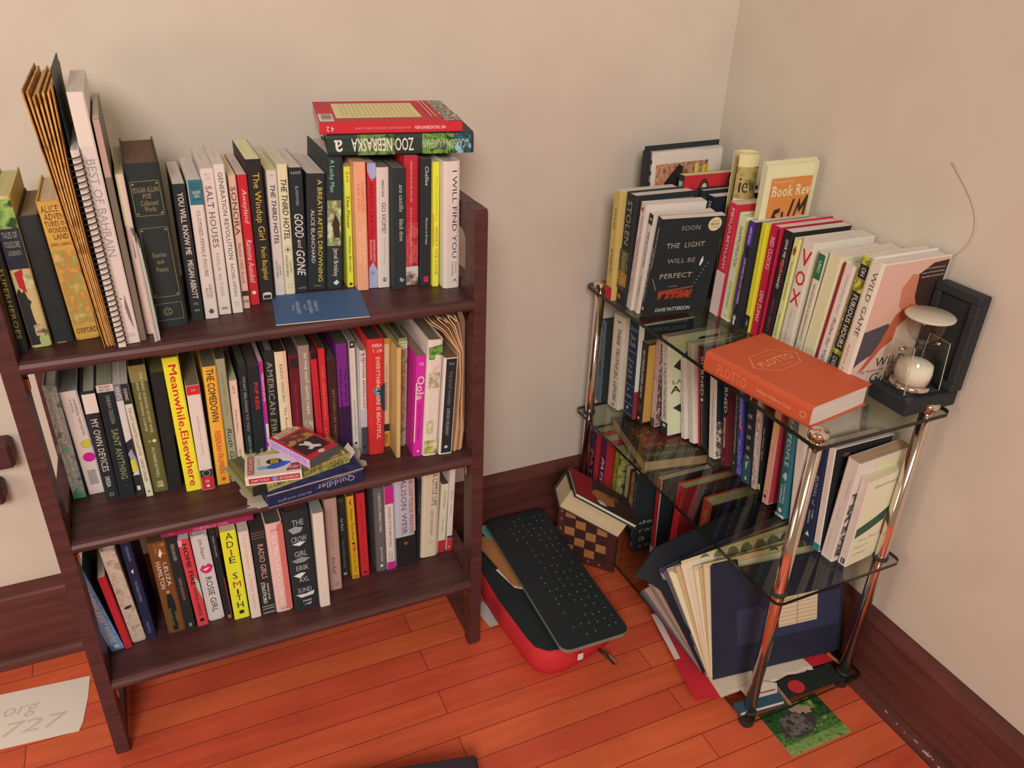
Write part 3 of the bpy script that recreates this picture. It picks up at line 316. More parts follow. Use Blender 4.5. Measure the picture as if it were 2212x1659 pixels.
  ('mustard yellow paperback with a small black figure near its head',0.2519,1.2546,-0.11,0,0.0146,0.2048,0.14,0,'bf8d22','5a4826',[('p',[(0.35,0.08),(0.6,0.02),(0.5,0.08),(0.65,0.1),(0.5,0.1)],'2a2a29'),('t','Never Too Real',0.35,0.7,0.15,0.52,'4a3410',''),('e',0.5,0.56,0.2,0,'2a2a29'),('p',[(0.3,0.62),(0.7,0.57),(0.8,0.64),(0.4,0.67)],'b8502c'),('t','Carmen Rita',0.35,0.7,0.68,0.92,'7a5614','i'),('t','2016',0.2,0.8,0.955,0.985,'2a2a29','hb')]),
  ('red paperback with darker red lettering next to the mustard one',0.2707,1.2554,0.12,0,0.0165,0.2056,0.14,0,'b3272b','4a2c26',[('t','STEPHANIE POWELL',0.4,0.6,0.12,0.5,'8a1c20','c'),('t','WATTS',0.4,0.6,0.62,0.85,'8a1c20','c'),('e',0.5,0.955,0.2,0,'6a1418')]),
  ('grey hardcover with small white capitals on the bottom shelf',0.3026,1.2557,0.54,0,0.021,0.2084,0.15,1,'5c5250','8a7a72',[('t','A BEAUTIFUL,TERRIBLE THING',0.4,0.65,0.06,0.52,'c9b8ac',''),('t','JEN WAITE',0.4,0.65,0.7,0.88,'c9b8ac',''),('e',0.5,0.93,0.16,0,'c9b8ac')]),
  ('white paperback with magenta blocks at the head and foot of its spine',0.3243,1.2544,0.51,0,0.0177,0.2067,0.14,0,'c7ad9e','6a5c54',[('b',0,1,0.0,0.2,'b0246c'),('t','CHILDREN OF THE NEW WORLD',0.35,0.65,0.23,0.72,'4a4440','c'),('t','ALEXANDER',0.55,0.7,0.77,0.89,'5a504c',''),('t','WEINSTEIN',0.25,0.4,0.77,0.89,'5a504c',''),('b',0,1,0.905,1,'b0246c')]),
  ('wide lilac jacketed hardcover with a black lower third',0.3439,1.2542,0.42,0,0.0423,0.2225,0.15,1,'a89aa0','5a4c48',[('b',0.75,1,0.0,0.62,'b08a80'),('t','ALISON WEIR',0.33,0.58,0.02,0.64,'6a3c44','r'),('t','THE LOST TUDOR PRINCESS',0.7,0.88,0.0,0.64,'6a444c','r'),('b',0,1,0.66,1,'251f1f'),('e',0.5,0.74,0.1,0,'8a3c30')]),
  ('very thin dark paperback squeezed between the lilac and thick cream spines',0.3885,1.2587,2.22,0,0.0072,0.2025,0.13,0,'252324','5a4c48',[('t','STORIES',0.4,0.65,0.15,0.4,'7a6c66','c')]),
  ('thick cream hardcover with dark serif capitals near the shelf end',0.3973,1.2607,2.55,0,0.0391,0.2157,0.16,1,'c4a98e','a8967c',[('t','A LITTLE LIFE',0.55,0.8,0.03,0.4,'4a4034','r'),('t','HANYA YANAGIHARA',0.5,0.66,0.44,0.74,'6a5c50','r'),('o',0.55,0.82,0.12,0.5,'6a5c50')]),
  ('cream paperback with a red block at the foot of its spine',0.4367,1.2654,3.9,0,0.0161,0.1738,0.14,0,'c7b296','5a3c38',[('t','THE MOUNTAIN',0.35,0.65,0.09,0.34,'6a5c50',''),('t','PAUL YOON',0.35,0.6,0.5,0.7,'6a5c50',''),('b',0,1,0.82,1,'a8272c')]),
  ('slim white book with dark and red foot,last on the bottom shelf',0.4568,1.2644,2.68,0,0.012,0.2139,0.13,0,'c7ad9e','8a2c30',[('t','BIRDS',0.4,0.65,0.28,0.38,'6a5c58',''),('t','STRINGS',0.4,0.6,0.43,0.55,'6a5c58',''),('b',0,1,0.815,0.85,'3a2c30'),('b',0,1,0.855,1,'b3272c'),('e',0.45,0.95,0.16,0,'c7ad9e')]),
 ]),
 ('books standing on the top glass shelf', 'R', 0.6573, [
  ('tan proof paperback with a red foot,first on the glass rack',1.3918,0.8701,-0.39,0,0.0263,0.2337,0.14,0,'c09c58','c7ad9e',[('t','STOLEN',0.35,0.65,0.15,0.34,'5a4020','r'),('t','RICHARD BELL',0.35,0.65,0.52,0.76,'5a4020','r'),('b',0,1,0.875,1,'b3242c'),('e',0.5,0.93,0.1,0,'7a1418')]),
  ('dark hardcover with an orange sunset band on its spine',1.3653,0.8803,0.38,0,0.0363,0.2361,0.15,1,'2a2b29','c7ad9e',[('n',0.03,0.97,0.5,0.86,'3c3f2c,6a5c34,2a2b29'),('n',0.03,0.97,0.7,0.82,'8a5a28,b0762c,5a3c1c'),('t','STOLEN',0.3,0.75,0.06,0.45,'9a8c78','r'),('t','RICHARD BELL',0.35,0.7,0.52,0.84,'b09a78','r'),('e',0.4,0.93,0.16,0,'b0683c'),('Ft','that rousing and heartrending tale as good as any',0.12,0.93,0.045,0.06,'b0a698','h'),('Ft','moving tales alongside the novels',0.1,0.92,0.07,0.085,'b0a698','h')]),
  ('white paperback with slanting thin red capitals',1.3287,0.8854,4.22,-5,0.0225,0.2292,0.135,0,'c7ad9e','c7ad9e',[('e',0.45,0.055,0.2,0,'b8283c'),('t','THINGS WE DIDN’T TALK ABOUT',0.58,0.78,0.1,0.6,'b0444c',''),('t','WHEN I WAS A GIRL',0.25,0.45,0.33,0.65,'b0444c',''),('t','JEANNIE',0.58,0.75,0.64,0.8,'b0444c',''),('t','VANASCO',0.25,0.42,0.69,0.86,'b0444c','b')]),
  ('white paperback with a black block at its head and black capitals',1.3057,0.8892,6.19,-6,0.0182,0.2158,0.135,0,'c6b0a0','c7ad9e',[('b',0.05,0.95,0.0,0.1,'2a2a29'),('e',0.35,0.05,0.12,0,'c7ad9e'),('e',0.65,0.05,0.12,0,'c7ad9e'),('t','THE ACCUSATION',0.35,0.75,0.17,0.52,'3f3836',''),('t','EDWARD BERENSON',0.4,0.65,0.62,0.84,'6a5c58','r')]),
  ('black proof paperback showing its cover with spaced capitals and a round sticker',1.287,0.8935,7.68,-7,0.0188,0.216,0.138,0,'252626','c7ad9e',[('t','DAVE PATTERSON',0.55,0.8,0.1,0.5,'b0a698','b'),('t','SOON THE LIGHT WILL BE PERFECT',0.2,0.45,0.3,0.86,'b0a698','b'),('e',0.5,0.93,0.2,0,'c7ad9e'),('Ft','SOON',0.33,0.63,0.075,0.12,'8a8072','hr'),('Ft','THE  LIGHT',0.14,0.76,0.24,0.29,'9a8c74','hr'),('Ft','WILL BE',0.2,0.66,0.4,0.445,'8a8072','hr'),('Ft','PERFECT',0.13,0.66,0.55,0.6,'a09076','hr'),('Ft','A NOVEL',0.3,0.46,0.68,0.695,'8a8072','h'),('Fe',0.845,0.075,0.105,0.067,'c9b184'),('Ft','PROOF',0.775,0.915,0.062,0.088,'2a2a29','hb'),('Ft','UNCORRECTED',0.785,0.905,0.038,0.05,'2a2a29','h'),('Ft','NOT FOR SALE',0.785,0.905,0.1,0.112,'2a2a29','h'),('Fn',0.16,0.72,0.735,0.82,'5a1c18,a03a28,2c1614'),('Fp',[(0.745,0.43),(0.77,0.385),(0.79,0.44),(0.76,0.49),(0.735,0.48)],'c9bca8'),('Fp',[(0.14,0.73),(0.4,0.715),(0.68,0.7),(0.71,0.715),(0.4,0.735)],'8a3c2c'),('Ft','DAVE PATTERSON',0.17,0.74,0.915,0.955,'b8aa9a','hb'),('Fe',0.03,0.6,0.008,0.005,'c7ad9e'),('Fe',0.045,0.622,0.008,0.005,'c7ad9e'),('Fe',0.06,0.644,0.008,0.005,'c7ad9e'),('Fe',0.075,0.6659999999999999,0.008,0.005,'c7ad9e'),('Fe',0.09,0.688,0.008,0.005,'c7ad9e'),('Fe',0.105,0.71,0.008,0.005,'c7ad9e'),('Fe',0.7,0.7,0.007,0.0045,'c7ad9e'),('Fe',0.724,0.6659999999999999,0.007,0.0045,'c7ad9e'),('Fe',0.748,0.6319999999999999,0.007,0.0045,'c7ad9e'),('Fe',0.772,0.598,0.007,0.0045,'c7ad9e'),('Fe',0.7959999999999999,0.564,0.007,0.0045,'c7ad9e'),('Fe',0.82,0.5299999999999999,0.007,0.0045,'c7ad9e'),('Fe',0.844,0.49599999999999994,0.007,0.0045,'c7ad9e'),('Fe',0.868,0.46199999999999997,0.007,0.0045,'c7ad9e')]),
  ('red and white paperback with white capitals behind the sticker cover',1.2443,1.0386,1.49,0,0.0272,0.2366,0.14,0,'b3283c','c4a890',[('t','MEG,JO,BETH,AMY',0.35,0.75,0.04,0.58,'c7ad9e','b'),('b',0,1,0.6,1,'c7a8a0'),('Fb',0.04,0.98,0.02,0.5,'b3282c'),('Fn',0.05,0.95,0.06,0.45,'b3282c,5a3020,c9a080,2c1c18'),('Fb',0.04,0.98,0.52,0.98,'8a2c2c')]),
  ('pale cream hardcover shading to yellow with thin slanted capitals',1.2167,1.0423,1.49,0,0.0337,0.2208,0.14,1,'c4ba98','c9b184',[('b',0.8,1,0.03,0.97,'c0b43c'),('t','INAPPROPRIATION',0.35,0.65,0.1,0.48,'55523c','i'),('t','LEXI FREIMAN',0.4,0.62,0.62,0.88,'7a765c','i'),('b',0.3,0.7,0.955,0.958,'2a2a29')]),
  ('black and purple paperback with a white arrow at its foot',1.1667,1.0312,0.83,0,0.0179,0.2216,0.13,0,'262528','c7ad9e',[('b',0.0,1,0.0,0.22,'4a2c80'),('t','ANITA FELICELLI',0.35,0.7,0.05,0.2,'c7ad9e','b'),('b',0.0,0.4,0.3,0.8,'4a2c80'),('t','LOVE SONGS FOR A LOST CONTINENT',0.35,0.65,0.33,0.76,'c7ad9e','b'),('p',[(0.2,0.9),(0.5,0.86),(0.8,0.9),(0.65,0.9),(0.65,0.96),(0.35,0.96),(0.35,0.9)],'c7ad9e')]),
  ('yellow paperback with a black foot behind the purple spine',1.1444,1.0458,-0.23,0,0.0152,0.2207,0.13,0,'c9b62c','c7ad9e',[('b',0,1,0.84,1,'2a2a29'),('t','A',0.4,0.7,0.88,0.94,'c9b8a8','h')]),
  ('crimson hardcover with tall condensed white capitals',1.1287,1.05,0.59,0,0.0278,0.224,0.15,1,'b01f38','c7ad9e',[('b',0.75,1,0.02,0.98,'6a1424'),('t','RED CLOCKS',0.3,0.65,0.1,0.38,'d0b4ac','c'),('t','LENI ZUMAS',0.3,0.65,0.58,0.86,'d0b4ac','c')]),
  ('black paperback with white capitals and a red splash,beside the crimson one',1.096,1.052,1.5,0,0.022,0.224,0.14,0,'2a2122','c7ad9e',[('t','GIVE ME YOUR HAND',0.4,0.72,0.07,0.5,'c9b8a8','b'),('p',[(0.3,0.28),(0.6,0.22),(0.7,0.4),(0.45,0.36)],'a03c34'),('t','MEGAN ABBOTT',0.4,0.68,0.6,0.9,'a03448','')]),
  ('narrow pale yellow paperback with a star shape at its head',1.07,1.052,2.0,0,0.015,0.217,0.14,0,'c4b878','c7ad9e',[('p',[(0.2,0.1),(0.5,0.06),(0.8,0.1),(0.6,0.15),(0.3,0.14)],'8a4a2c'),('t','PRAISE SONG FOR THE BUTTERFLIES',0.4,0.65,0.2,0.55,'6a5c34','r'),('t','BERNICE MCFADDEN',0.4,0.65,0.68,0.9,'6a5c34',''),('p',[(0.3,0.97),(0.5,0.93),(0.7,0.97)],'2a2a29')]),
  ('white paperback with three huge red capital letters',1.05,1.052,2.0,0,0.032,0.223,0.14,0,'c7b09c','c7ad9e',[('t','V',0.2,0.92,0.08,0.215,'b3242c','hb'),('t','O',0.14,0.86,0.26,0.385,'b3242c','hb'),('t','X',0.12,0.84,0.43,0.555,'b3242c','hb'),('t','CHRISTINA DALCHER',0.4,0.52,0.6,0.95,'8a7f78','')]),
  ('white paperback with a dark green block near its head',1.008,1.052,2.5,0,0.018,0.214,0.13,0,'c6b096','c7ad9e',[('b',0.05,0.95,0.02,0.24,'2f5f38'),('t','UNO',0.3,0.7,0.08,0.18,'c7ad9e','b'),('t','THE ARCHIVE OF ALTERNATE ENDINGS',0.38,0.64,0.28,0.8,'4a4034',''),('t','DRAGER',0.38,0.64,0.86,0.95,'4a4034','')]),
  ('plain cream unlettered paperback beside the green block spine',0.986,1.05,3.8,0,0.028,0.22,0.14,0,'c6b28c','c7ad9e',[('b',0,0.2,0,1,'c9b890')]),
  ('white hardcover with dark red edge and grey script lettering',0.954,1.05,4.2,0,0.027,0.213,0.14,1,'c7ad9e','c7ad9e',[('b',0.0,0.2,0.0,1,'8a1f2c'),('t','Jessica Francis Kane',0.5,0.7,0.08,0.42,'8a7f78','ri'),('t','Rules for Visiting',0.42,0.75,0.46,0.97,'4a4440','i')]),
  ('yellow patterned paperback with white serif capitals on black panels',0.92,1.046,4.5,0,0.023,0.239,0.14,0,'b8a838','c7ad9e',[('n',0.02,0.98,0.02,0.98,'b8a838,5a5a28,d0c060'),('b',0.1,0.9,0.06,0.16,'2a2a29'),('t','OH',0.3,0.7,0.08,0.14,'c7ad9e','b'),('b',0.1,0.9,0.26,0.72,'2a2a29'),('t','FURIOUS HOURS',0.3,0.75,0.28,0.7,'c7ad9e','rb'),('b',0.1,0.9,0.76,0.98,'2a2a29'),('t','CASEY CEP',0.3,0.7,0.78,0.95,'c7ad9e','')]),
  ('hardcover showing a cover photo of a reclining woman in warm tones',0.891,1.036,3.5,0,0.03,0.243,0.15,1,'c6b09c','c7ad9e',[('t','WILD GAME',0.45,0.75,0.07,0.55,'4a4440','r'),('t','Adrienne Brodeur',0.3,0.5,0.62,0.95,'b0605c','i'),('Fb',0.02,0.99,0.01,0.99,'c0907c'),('Fp',[(0.02,0.98),(0.02,0.55),(0.45,0.62),(0.98,0.5),(0.98,0.98)],'c09c88'),('Fp',[(0.02,0.5),(0.35,0.46),(0.5,0.55),(0.35,0.66),(0.1,0.74),(0.02,0.78)],'4a4044'),('Fp',[(0.55,0.12),(0.75,0.04),(0.98,0.03),(0.98,0.42),(0.8,0.4),(0.6,0.3),(0.5,0.24)],'3a2420'),('Fp',[(0.38,0.2),(0.48,0.1),(0.58,0.12),(0.62,0.28),(0.7,0.36),(0.52,0.4),(0.42,0.33)],'b0684c'),('Fp',[(0.42,0.4),(0.6,0.33),(0.98,0.4),(0.98,0.52),(0.6,0.62),(0.5,0.6),(0.36,0.66),(0.2,0.8),(0.1,0.84),(0.3,0.62)],'a85038'),('Fp',[(0.5,0.5),(0.7,0.4),(0.98,0.4),(0.98,0.62),(0.65,0.68),(0.5,0.62)],'bd9a84'),('Ft','WILD',0.34,0.8,0.735,0.805,'2a2a29','hr'),('Ft','GAME',0.34,0.9,0.86,0.93,'2a2a29','hr'),('Ft','My Mother Her Lover and Me',0.15,0.9,0.82,0.85,'a03c40','hi'),('Ft','Praise for an absorbing memoir',0.6,0.95,0.07,0.085,'c9b0a0','hi'),('Ft','a story of deceit and mystery',0.6,0.95,0.1,0.115,'c9b0a0','hi'),('Ft','beautifully and bravely told',0.62,0.95,0.13,0.145,'c9b0a0','hi')]),
 ]),
 ('books standing on the middle glass shelf', 'R', 0.3348, [
  ('thin slate grey paperback at the far end of the middle glass shelf',1.4979,0.9369,-2.38,0,0.0285,0.2151,0.13,0,'5d656c','3a3836',[('t','NPR',0.35,0.65,0.05,0.12,'2c3236',''),('t','IAN REID',0.35,0.65,0.5,0.68,'2c3236',''),('o',0.5,0.93,0.25,0.5,'22262a'),('Fb',0,1,0,1,'2a2726')]),
  ('thick cream paperback with bold slanted black capitals',1.4655,0.952,-1.84,7,0.0436,0.2394,0.14,0,'c9ae96','c7ad9e',[('t','THESE TRUTHS JILL LEPORE',0.35,0.72,0.12,0.93,'2f2a28','bi'),('t','J',0.4,0.65,0.04,0.07,'4a4034','b'),('t','n',0.4,0.65,0.95,0.98,'4a4034','b')]),
  ('thick navy hardcover with white italic lettering between thin rules',1.4142,0.9657,-3.6,0,0.0435,0.2405,0.15,1,'262e3d','7a2c34',[('t','These',0.25,0.75,0.13,0.18,'a8a49c','hri'),('t','Truths',0.2,0.8,0.2,0.25,'a8a49c','hri'),('b',0.05,0.95,0.06,0.066,'8a8d92'),('b',0.05,0.95,0.08,0.086,'8a8d92'),('b',0.05,0.95,0.3,0.306,'8a8d92'),('t','A History',0.2,0.75,0.38,0.42,'a8a49c','hri'),('t','of the',0.3,0.65,0.44,0.47,'a8a49c','hri'),('t','United',0.25,0.7,0.49,0.53,'a8a49c','hri'),('t','States',0.3,0.7,0.55,0.58,'a8a49c','hri'),('b',0.05,0.95,0.65,0.656,'8a8d92'),('t','Jill',0.3,0.55,0.69,0.73,'a8a49c','hri'),('t','Lepore',0.25,0.8,0.75,0.8,'a8a49c','hri'),('b',0.05,0.95,0.85,0.856,'8a8d92'),('p',[(0.35,0.9),(0.6,0.88),(0.5,0.93)],'c7ad9e'),('b',0.05,0.95,0.96,0.966,'8a8d92'),('Fb',0,1,0,1,'c7b8a8'),('Fb',0.1,1,0.02,0.4,'2a2c30'),('Fb',0,1,0.7,1,'8a2a30')]),
  ('dark brown paperback with cream capitals and a golden cover',1.3703,0.9755,-3.26,0,0.0238,0.2043,0.14,0,'332621','8a6a3c',[('t','AN UNEXPLAINED DEATH',0.35,0.7,0.09,0.68,'c9b48c','b'),('t','MIKITA',0.55,0.75,0.76,0.84,'b06a3c',''),('t','BROTTMAN',0.25,0.45,0.74,0.86,'b06a3c',''),('e',0.5,0.94,0.15,0,'c7ad9e'),('Fb',0.02,0.98,0.02,0.98,'b0803c')]),
  ('mottled pink paperback with pale capitals on its spine',1.3379,0.9969,-5.43,0,0.0144,0.2143,0.14,0,'b08078','c7ad9e',[('n',0.02,0.98,0.02,0.98,'b08078,c0948a,96605c'),('t','IDRA NOVEY',0.3,0.65,0.06,0.36,'c9a8a0','b'),('t','THOSE WHO KNEW',0.3,0.72,0.38,0.86,'d8c0b4','b'),('b',0,1,0.9,1,'4a4442'),('Fn',0.02,0.98,0.02,0.98,'b08078,3a3434,c0a098')]),
  ('cream book with slanted black capitals and a barcode block at its foot',1.3011,1.0015,-11.12,0,0.0259,0.2352,0.14,0,'c6b09c','c7ad9e',[('t','LAURA',0.65,0.8,0.04,0.15,'8a7f78','r'),('t','THOMPSON',0.4,0.55,0.04,0.22,'8a7f78','r'),('t','A TALE OF TWO MURDERS',0.35,0.72,0.26,0.84,'2f2a28','i'),('b',0,1,0.87,1,'2a2a29'),('b',0.3,0.7,0.89,0.92,'c7ad9e'),('Fb',0.02,0.98,0.02,0.98,'c4b690'),('Fp',[(0.1,0.3),(0.6,0.05),(0.98,0.05),(0.98,0.35),(0.4,0.42)],'2a2a29'),('Ft','LAURA',0.08,0.6,0.44,0.48,'3a3432','hr'),('Ft','A TALE',0.05,0.95,0.5,0.57,'2a2a29','hb'),('Fp',[(0.1,0.72),(0.5,0.64),(0.95,0.7),(0.95,0.85),(0.3,0.8)],'2a2a29')]),
  ('white book with small black handwriting on its spine',1.2654,1.0328,-13.78,0,0.016,0.1915,0.13,0,'c7ad9e','c7ad9e',[('t','Hardly Children',0.35,0.6,0.16,0.4,'5a504c','i'),('t','Laura Adamczyk',0.35,0.62,0.46,0.8,'4a4440','i'),('o',0.5,0.92,0.2,0.4,'b09a90')]),
  ('tall white hardcover with faint grey serif lettering',1.2447,1.0393,-14.88,0,0.0218,0.2339,0.14,1,'c7ad9e','8a8072',[('t','Ruth Prawer Jhabvala',0.4,0.6,0.06,0.4,'8a7f78','r'),('t','At the End of the Century',0.4,0.62,0.42,0.84,'8a7f78','ri'),('o',0.5,0.94,0.12,0.4,'8a7f78')]),
  ('black paperback with a red edge and widely spaced white capitals',1.2219,1.0497,-13.22,0,0.0208,0.235,0.14,0,'262323','c7ad9e',[('b',0,0.3,0,1,'b3242c'),('t','BURNED',0.45,0.9,0.1,0.48,'c9b8a8',''),('e',0.65,0.52,0.2,0,'c7ad9e'),('t','EDWARD HUMES',0.5,0.8,0.56,0.97,'9a5a50','')]),
  ('white paperback with tiny black capitals below the orange book',1.1774,1.0449,-12.0,0,0.0225,0.215,0.13,0,'c7ad9e','c7ad9e',[('t','Unmanageable',0.45,0.65,0.3,0.55,'5a504c',''),('t','CORDELIA',0.45,0.58,0.58,0.75,'7a6c66',''),('Fn',0.02,0.98,0.6,0.98,'c7ad9e,3a2c28,a08a70'),('Fb',0.02,0.98,0.02,0.6,'25303a')]),
  ('maroon paperback with white capitals under the orange book',1.1415,1.052,-11.5,0,0.019,0.2117,0.13,0,'5c1f22','c9b184',[('b',0,1,0,0.45,'262122'),('t','BURNED',0.3,0.8,0.02,0.42,'c9b8a8',''),('t','EDWARD HUMES',0.35,0.65,0.48,0.8,'d0b8a8','b'),('e',0.5,0.93,0.12,0,'c0504c')]),
  ('thin dark olive paperback with cream slanted capitals',1.1217,1.0657,-10.31,0,0.0135,0.1942,0.13,0,'33322a','54483a',[('t','THE COLLECTED SCHIZOPHRENIAS',0.35,0.7,0.1,0.82,'b0a488','i'),('p',[(0.35,0.94),(0.5,0.91),(0.65,0.94)],'c7ad9e')]),
  ('indigo paperback with a pink streak on its spine',1.0946,1.0577,-11.73,0,0.0164,0.2088,0.13,0,'33306a','54483a',[('n',0.02,0.98,0.02,0.98,'33306a,5a50a0,24204a'),('p',[(0.3,0.35),(0.9,0.5),(0.7,0.56),(0.2,0.42)],'b03058'),('t','THE ATLAS OF REDS AND BLUES',0.35,0.65,0.05,0.48,'c0b8c8','i'),('t','DEVI S. LASKAR',0.35,0.65,0.6,0.86,'a8a4c0',''),('o',0.5,0.94,0.3,0.6,'c7ad9e')]),
  ('black and teal book with five short words stacked on its spine',1.0722,1.0544,-8.97,0,0.0243,0.2152,0.14,0,'26272a','3a3630',[('b',0,1,0.72,1,'2c4a54'),('t','HERE',0.25,0.75,0.27,0.31,'c7ad9e','h'),('t','AND',0.3,0.7,0.38,0.42,'c7ad9e','h'),('t','NOW',0.25,0.75,0.49,0.53,'c7ad9e','h'),('t','AND',0.3,0.7,0.6,0.64,'c7ad9e','h'),('t','THEN',0.25,0.75,0.7,0.735,'c7ad9e','h'),('p',[(0.3,0.1),(0.6,0.07),(0.5,0.16),(0.65,0.2)],'c9a878'),('p',[(0.3,0.78),(0.7,0.75),(0.5,0.84),(0.4,0.86)],'b09a58'),('p',[(0.35,0.96),(0.5,0.91),(0.65,0.96)],'c7ad9e')]),
  ('lace patterned pink and white spine on the middle glass shelf',1.046,1.058,-9.29,0,0.0126,0.2131,0.13,0,'b39a8c','c7ad9e',[('n',0.02,0.98,0.02,0.98,'b39a8c,c9b0a4,a06a60,c9b8ac')]),
  ('thin black paperback with white script beside the lace pattern',1.0329,1.0626,-8.35,0,0.0107,0.2088,0.13,0,'262324','c7ad9e',[('t','The Nude Myth',0.3,0.7,0.3,0.66,'c9b8a8','i'),('b',0.2,0.8,0.92,0.98,'c7ad9e')]),
  ('pink paperback with rounded yellow capitals and a red cover',0.9986,1.0461,-4.41,0,0.0172,0.2369,0.14,0,'c98478','b04048',[('t','GINGERBREAD',0.3,0.75,0.04,0.44,'cdbf3c','b'),('t','HELEN OYEYEMI',0.3,0.7,0.48,0.86,'cdbf3c',''),('e',0.45,0.93,0.2,0,'2a2a29'),('Fb',0.02,0.98,0.01,0.99,'b83c44'),('Fe',0.75,0.4,0.2,0.1,'c0a02c'),('Fb',0.6,0.98,0.88,0.97,'c0702c')]),
  ('teal hardcover with large white serif capitals',0.9541,1.0437,-6.48,0,0.0248,0.2278,0.15,1,'2f5a62','c7ad9e',[('t','SEA PEOPLE',0.35,0.75,0.02,0.5,'c9bcac','r'),('p',[(0.3,0.6),(0.6,0.55),(0.8,0.58),(0.7,0.64)],'a8b0a8'),('t','CHRISTINA',0.6,0.78,0.66,0.86,'c9bcac','b'),('t','THOMPSON',0.3,0.48,0.68,0.86,'c9bcac','b'),('e',0.5,0.93,0.2,0,'c7ad9e'),('n',0.02,0.98,0.97,1,'2f5a62,c9bcac')]),
  ('plain white paperback partly behind the near chrome pole',0.9186,1.047,-8.86,0,0.0258,0.2335,0.13,0,'c7ad9e','c7ad9e',[('t','SIVULIEVA',0.45,0.58,0.2,0.45,'b09a90','')]),
  ('navy paperback just behind the near chrome pole',0.8717,1.0381,-4.95,0,0.0247,0.211,0.14,0,'26283a','c7ad9e',[('t','BURIAL of',0.4,0.7,0.3,0.6,'8a8a98','r'),('t','CARL',0.6,0.75,0.64,0.74,'a8a4b0','b'),('t','ANDERSON',0.3,0.45,0.66,0.8,'a8a4b0','b'),('p',[(0.3,0.92),(0.5,0.87),(0.7,0.92)],'c7ad9e')]),
  ('white spined book whose black cover shows small feather eyes',0.8437,1.0402,-5.7,0,0.0162,0.2188,0.14,0,'c7ad9e','c0a098',[('t','Bluets in winter',0.45,0.6,0.1,0.55,'a89a90',''),('b',0,1,0.93,1,'2f6a70'),('Fb',0.01,0.99,0.01,0.99,'252625'),('Fe',0.2,0.08,0.06,0.02,'8a4a34'),('Fe',0.2,0.42,0.07,0.03,'9a4030'),('Fe',0.2,0.7,0.05,0.02,'7a5a3c'),('Ft','BU',0.15,0.35,0.22,0.28,'55564f','h')]),
  ('thick cream paperback with faint script,second from the shelf end',0.8243,1.0418,0.54,4,0.0266,0.2197,0.135,0,'c7ad9e','b08a68',[('t','The Odyssey',0.55,0.72,0.18,0.36,'8a7f78','i'),('t','Circe Chalier',0.4,0.55,0.45,0.6,'9a8f88','i'),('t','Fierce Strand and Choice',0.3,0.45,0.68,0.95,'9a8f88','i'),('Fn',0.02,0.35,0.3,0.95,'c7ad9e,2a2826,8a7f78'),('Fb',0.35,0.98,0.02,0.98,'c4b08c')]),
  ('white paperback with a dark green band across its cover,nearest on the shelf',0.7952,1.0556,-0.13,6,0.0179,0.1904,0.125,0,'c7ad9e','c9b08c',[('b',0.3,0.75,0.92,0.98,'2a2a29'),('t','R',0.42,0.63,0.93,0.97,'c7ad9e','hb'),('Fb',0.01,0.99,0.01,0.99,'c9b694'),('Ft','Estimating',0.15,0.8,0.08,0.12,'55493c','hi'),('Fp',[(0.02,0.55),(0.4,0.48),(0.8,0.36),(0.9,0.44),(0.6,0.55),(0.3,0.62),(0.02,0.66)],'2f4a34'),('Fp',[(0.6,0.5),(0.75,0.36),(0.9,0.4),(0.85,0.6),(0.7,0.8),(0.6,0.72)],'a86a54'),('Ft','The Best',0.1,0.6,0.7,0.73,'9a8a70','hi'),('Ft','Papers',0.05,0.4,0.78,0.81,'9a8a70','hi'),('Ft','Clear',0.08,0.4,0.86,0.89,'9a8a70','hi')]),
 ]),
]
# ---------------------------------------------------------------- the room
WX, WY = 1.2, 1.5
m = MB(); m.box(-3, WX+.1, -2.2, WY+.1, -.06, 0, 'floor'); struct(m.build('floor'))
m = MB(); m.box(-3, WX+.1, WY, WY+.1, 0, 2.6, 'wall'); struct(m.build('wall_back'))
m = MB(); m.box(WX, WX+.1, -2.2, WY, 0, 2.6, 'wall'); struct(m.build('wall_right'))
def base_profile(): return [(0, 0), (.0265, 0), (.0265, .158), (.0235, .163), (.004, .174), (0, .1745)]
m = MB(); m.prism([(WY-a, b) for a, b in base_profile()], -3, WX, 'trim', 'x'); struct(m.build('baseboard_back'))
m = MB(); m.prism([(WX-a, b) for a, b in base_profile()], -2.2, WY-.0265, 'trim', 'y'); struct(m.build('baseboard_right'))
def quarter(): return [(0, 0), (.021, 0), (.0205, .006), (.018, .012), (.012, .0175), (.005, .02), (0, .02)]
m = MB(); m.prism([(WY-.0265-a, b) for a, b in quarter()], -3, WX-.0265, 'trim', 'x'); struct(m.build('trim_1'))
m = MB(); m.prism([(WX-.0265-a, b) for a, b in quarter()], -2.2, WY-.0475, 'trim', 'y')
r_ = random.Random(4)
for i in range(34):
    y = r_.choice((r_.uniform(.5, .6), r_.uniform(.1, .74))); l = r_.uniform(.002, .009); q_ = r_.uniform(0, .004)
    m.box(WX-.0265-.0186+q_, WX-.0265-.0168+q_, y, y+l, .0115+q_, .0135+q_, 'b0847a')
struct(m.build('trim_2'))
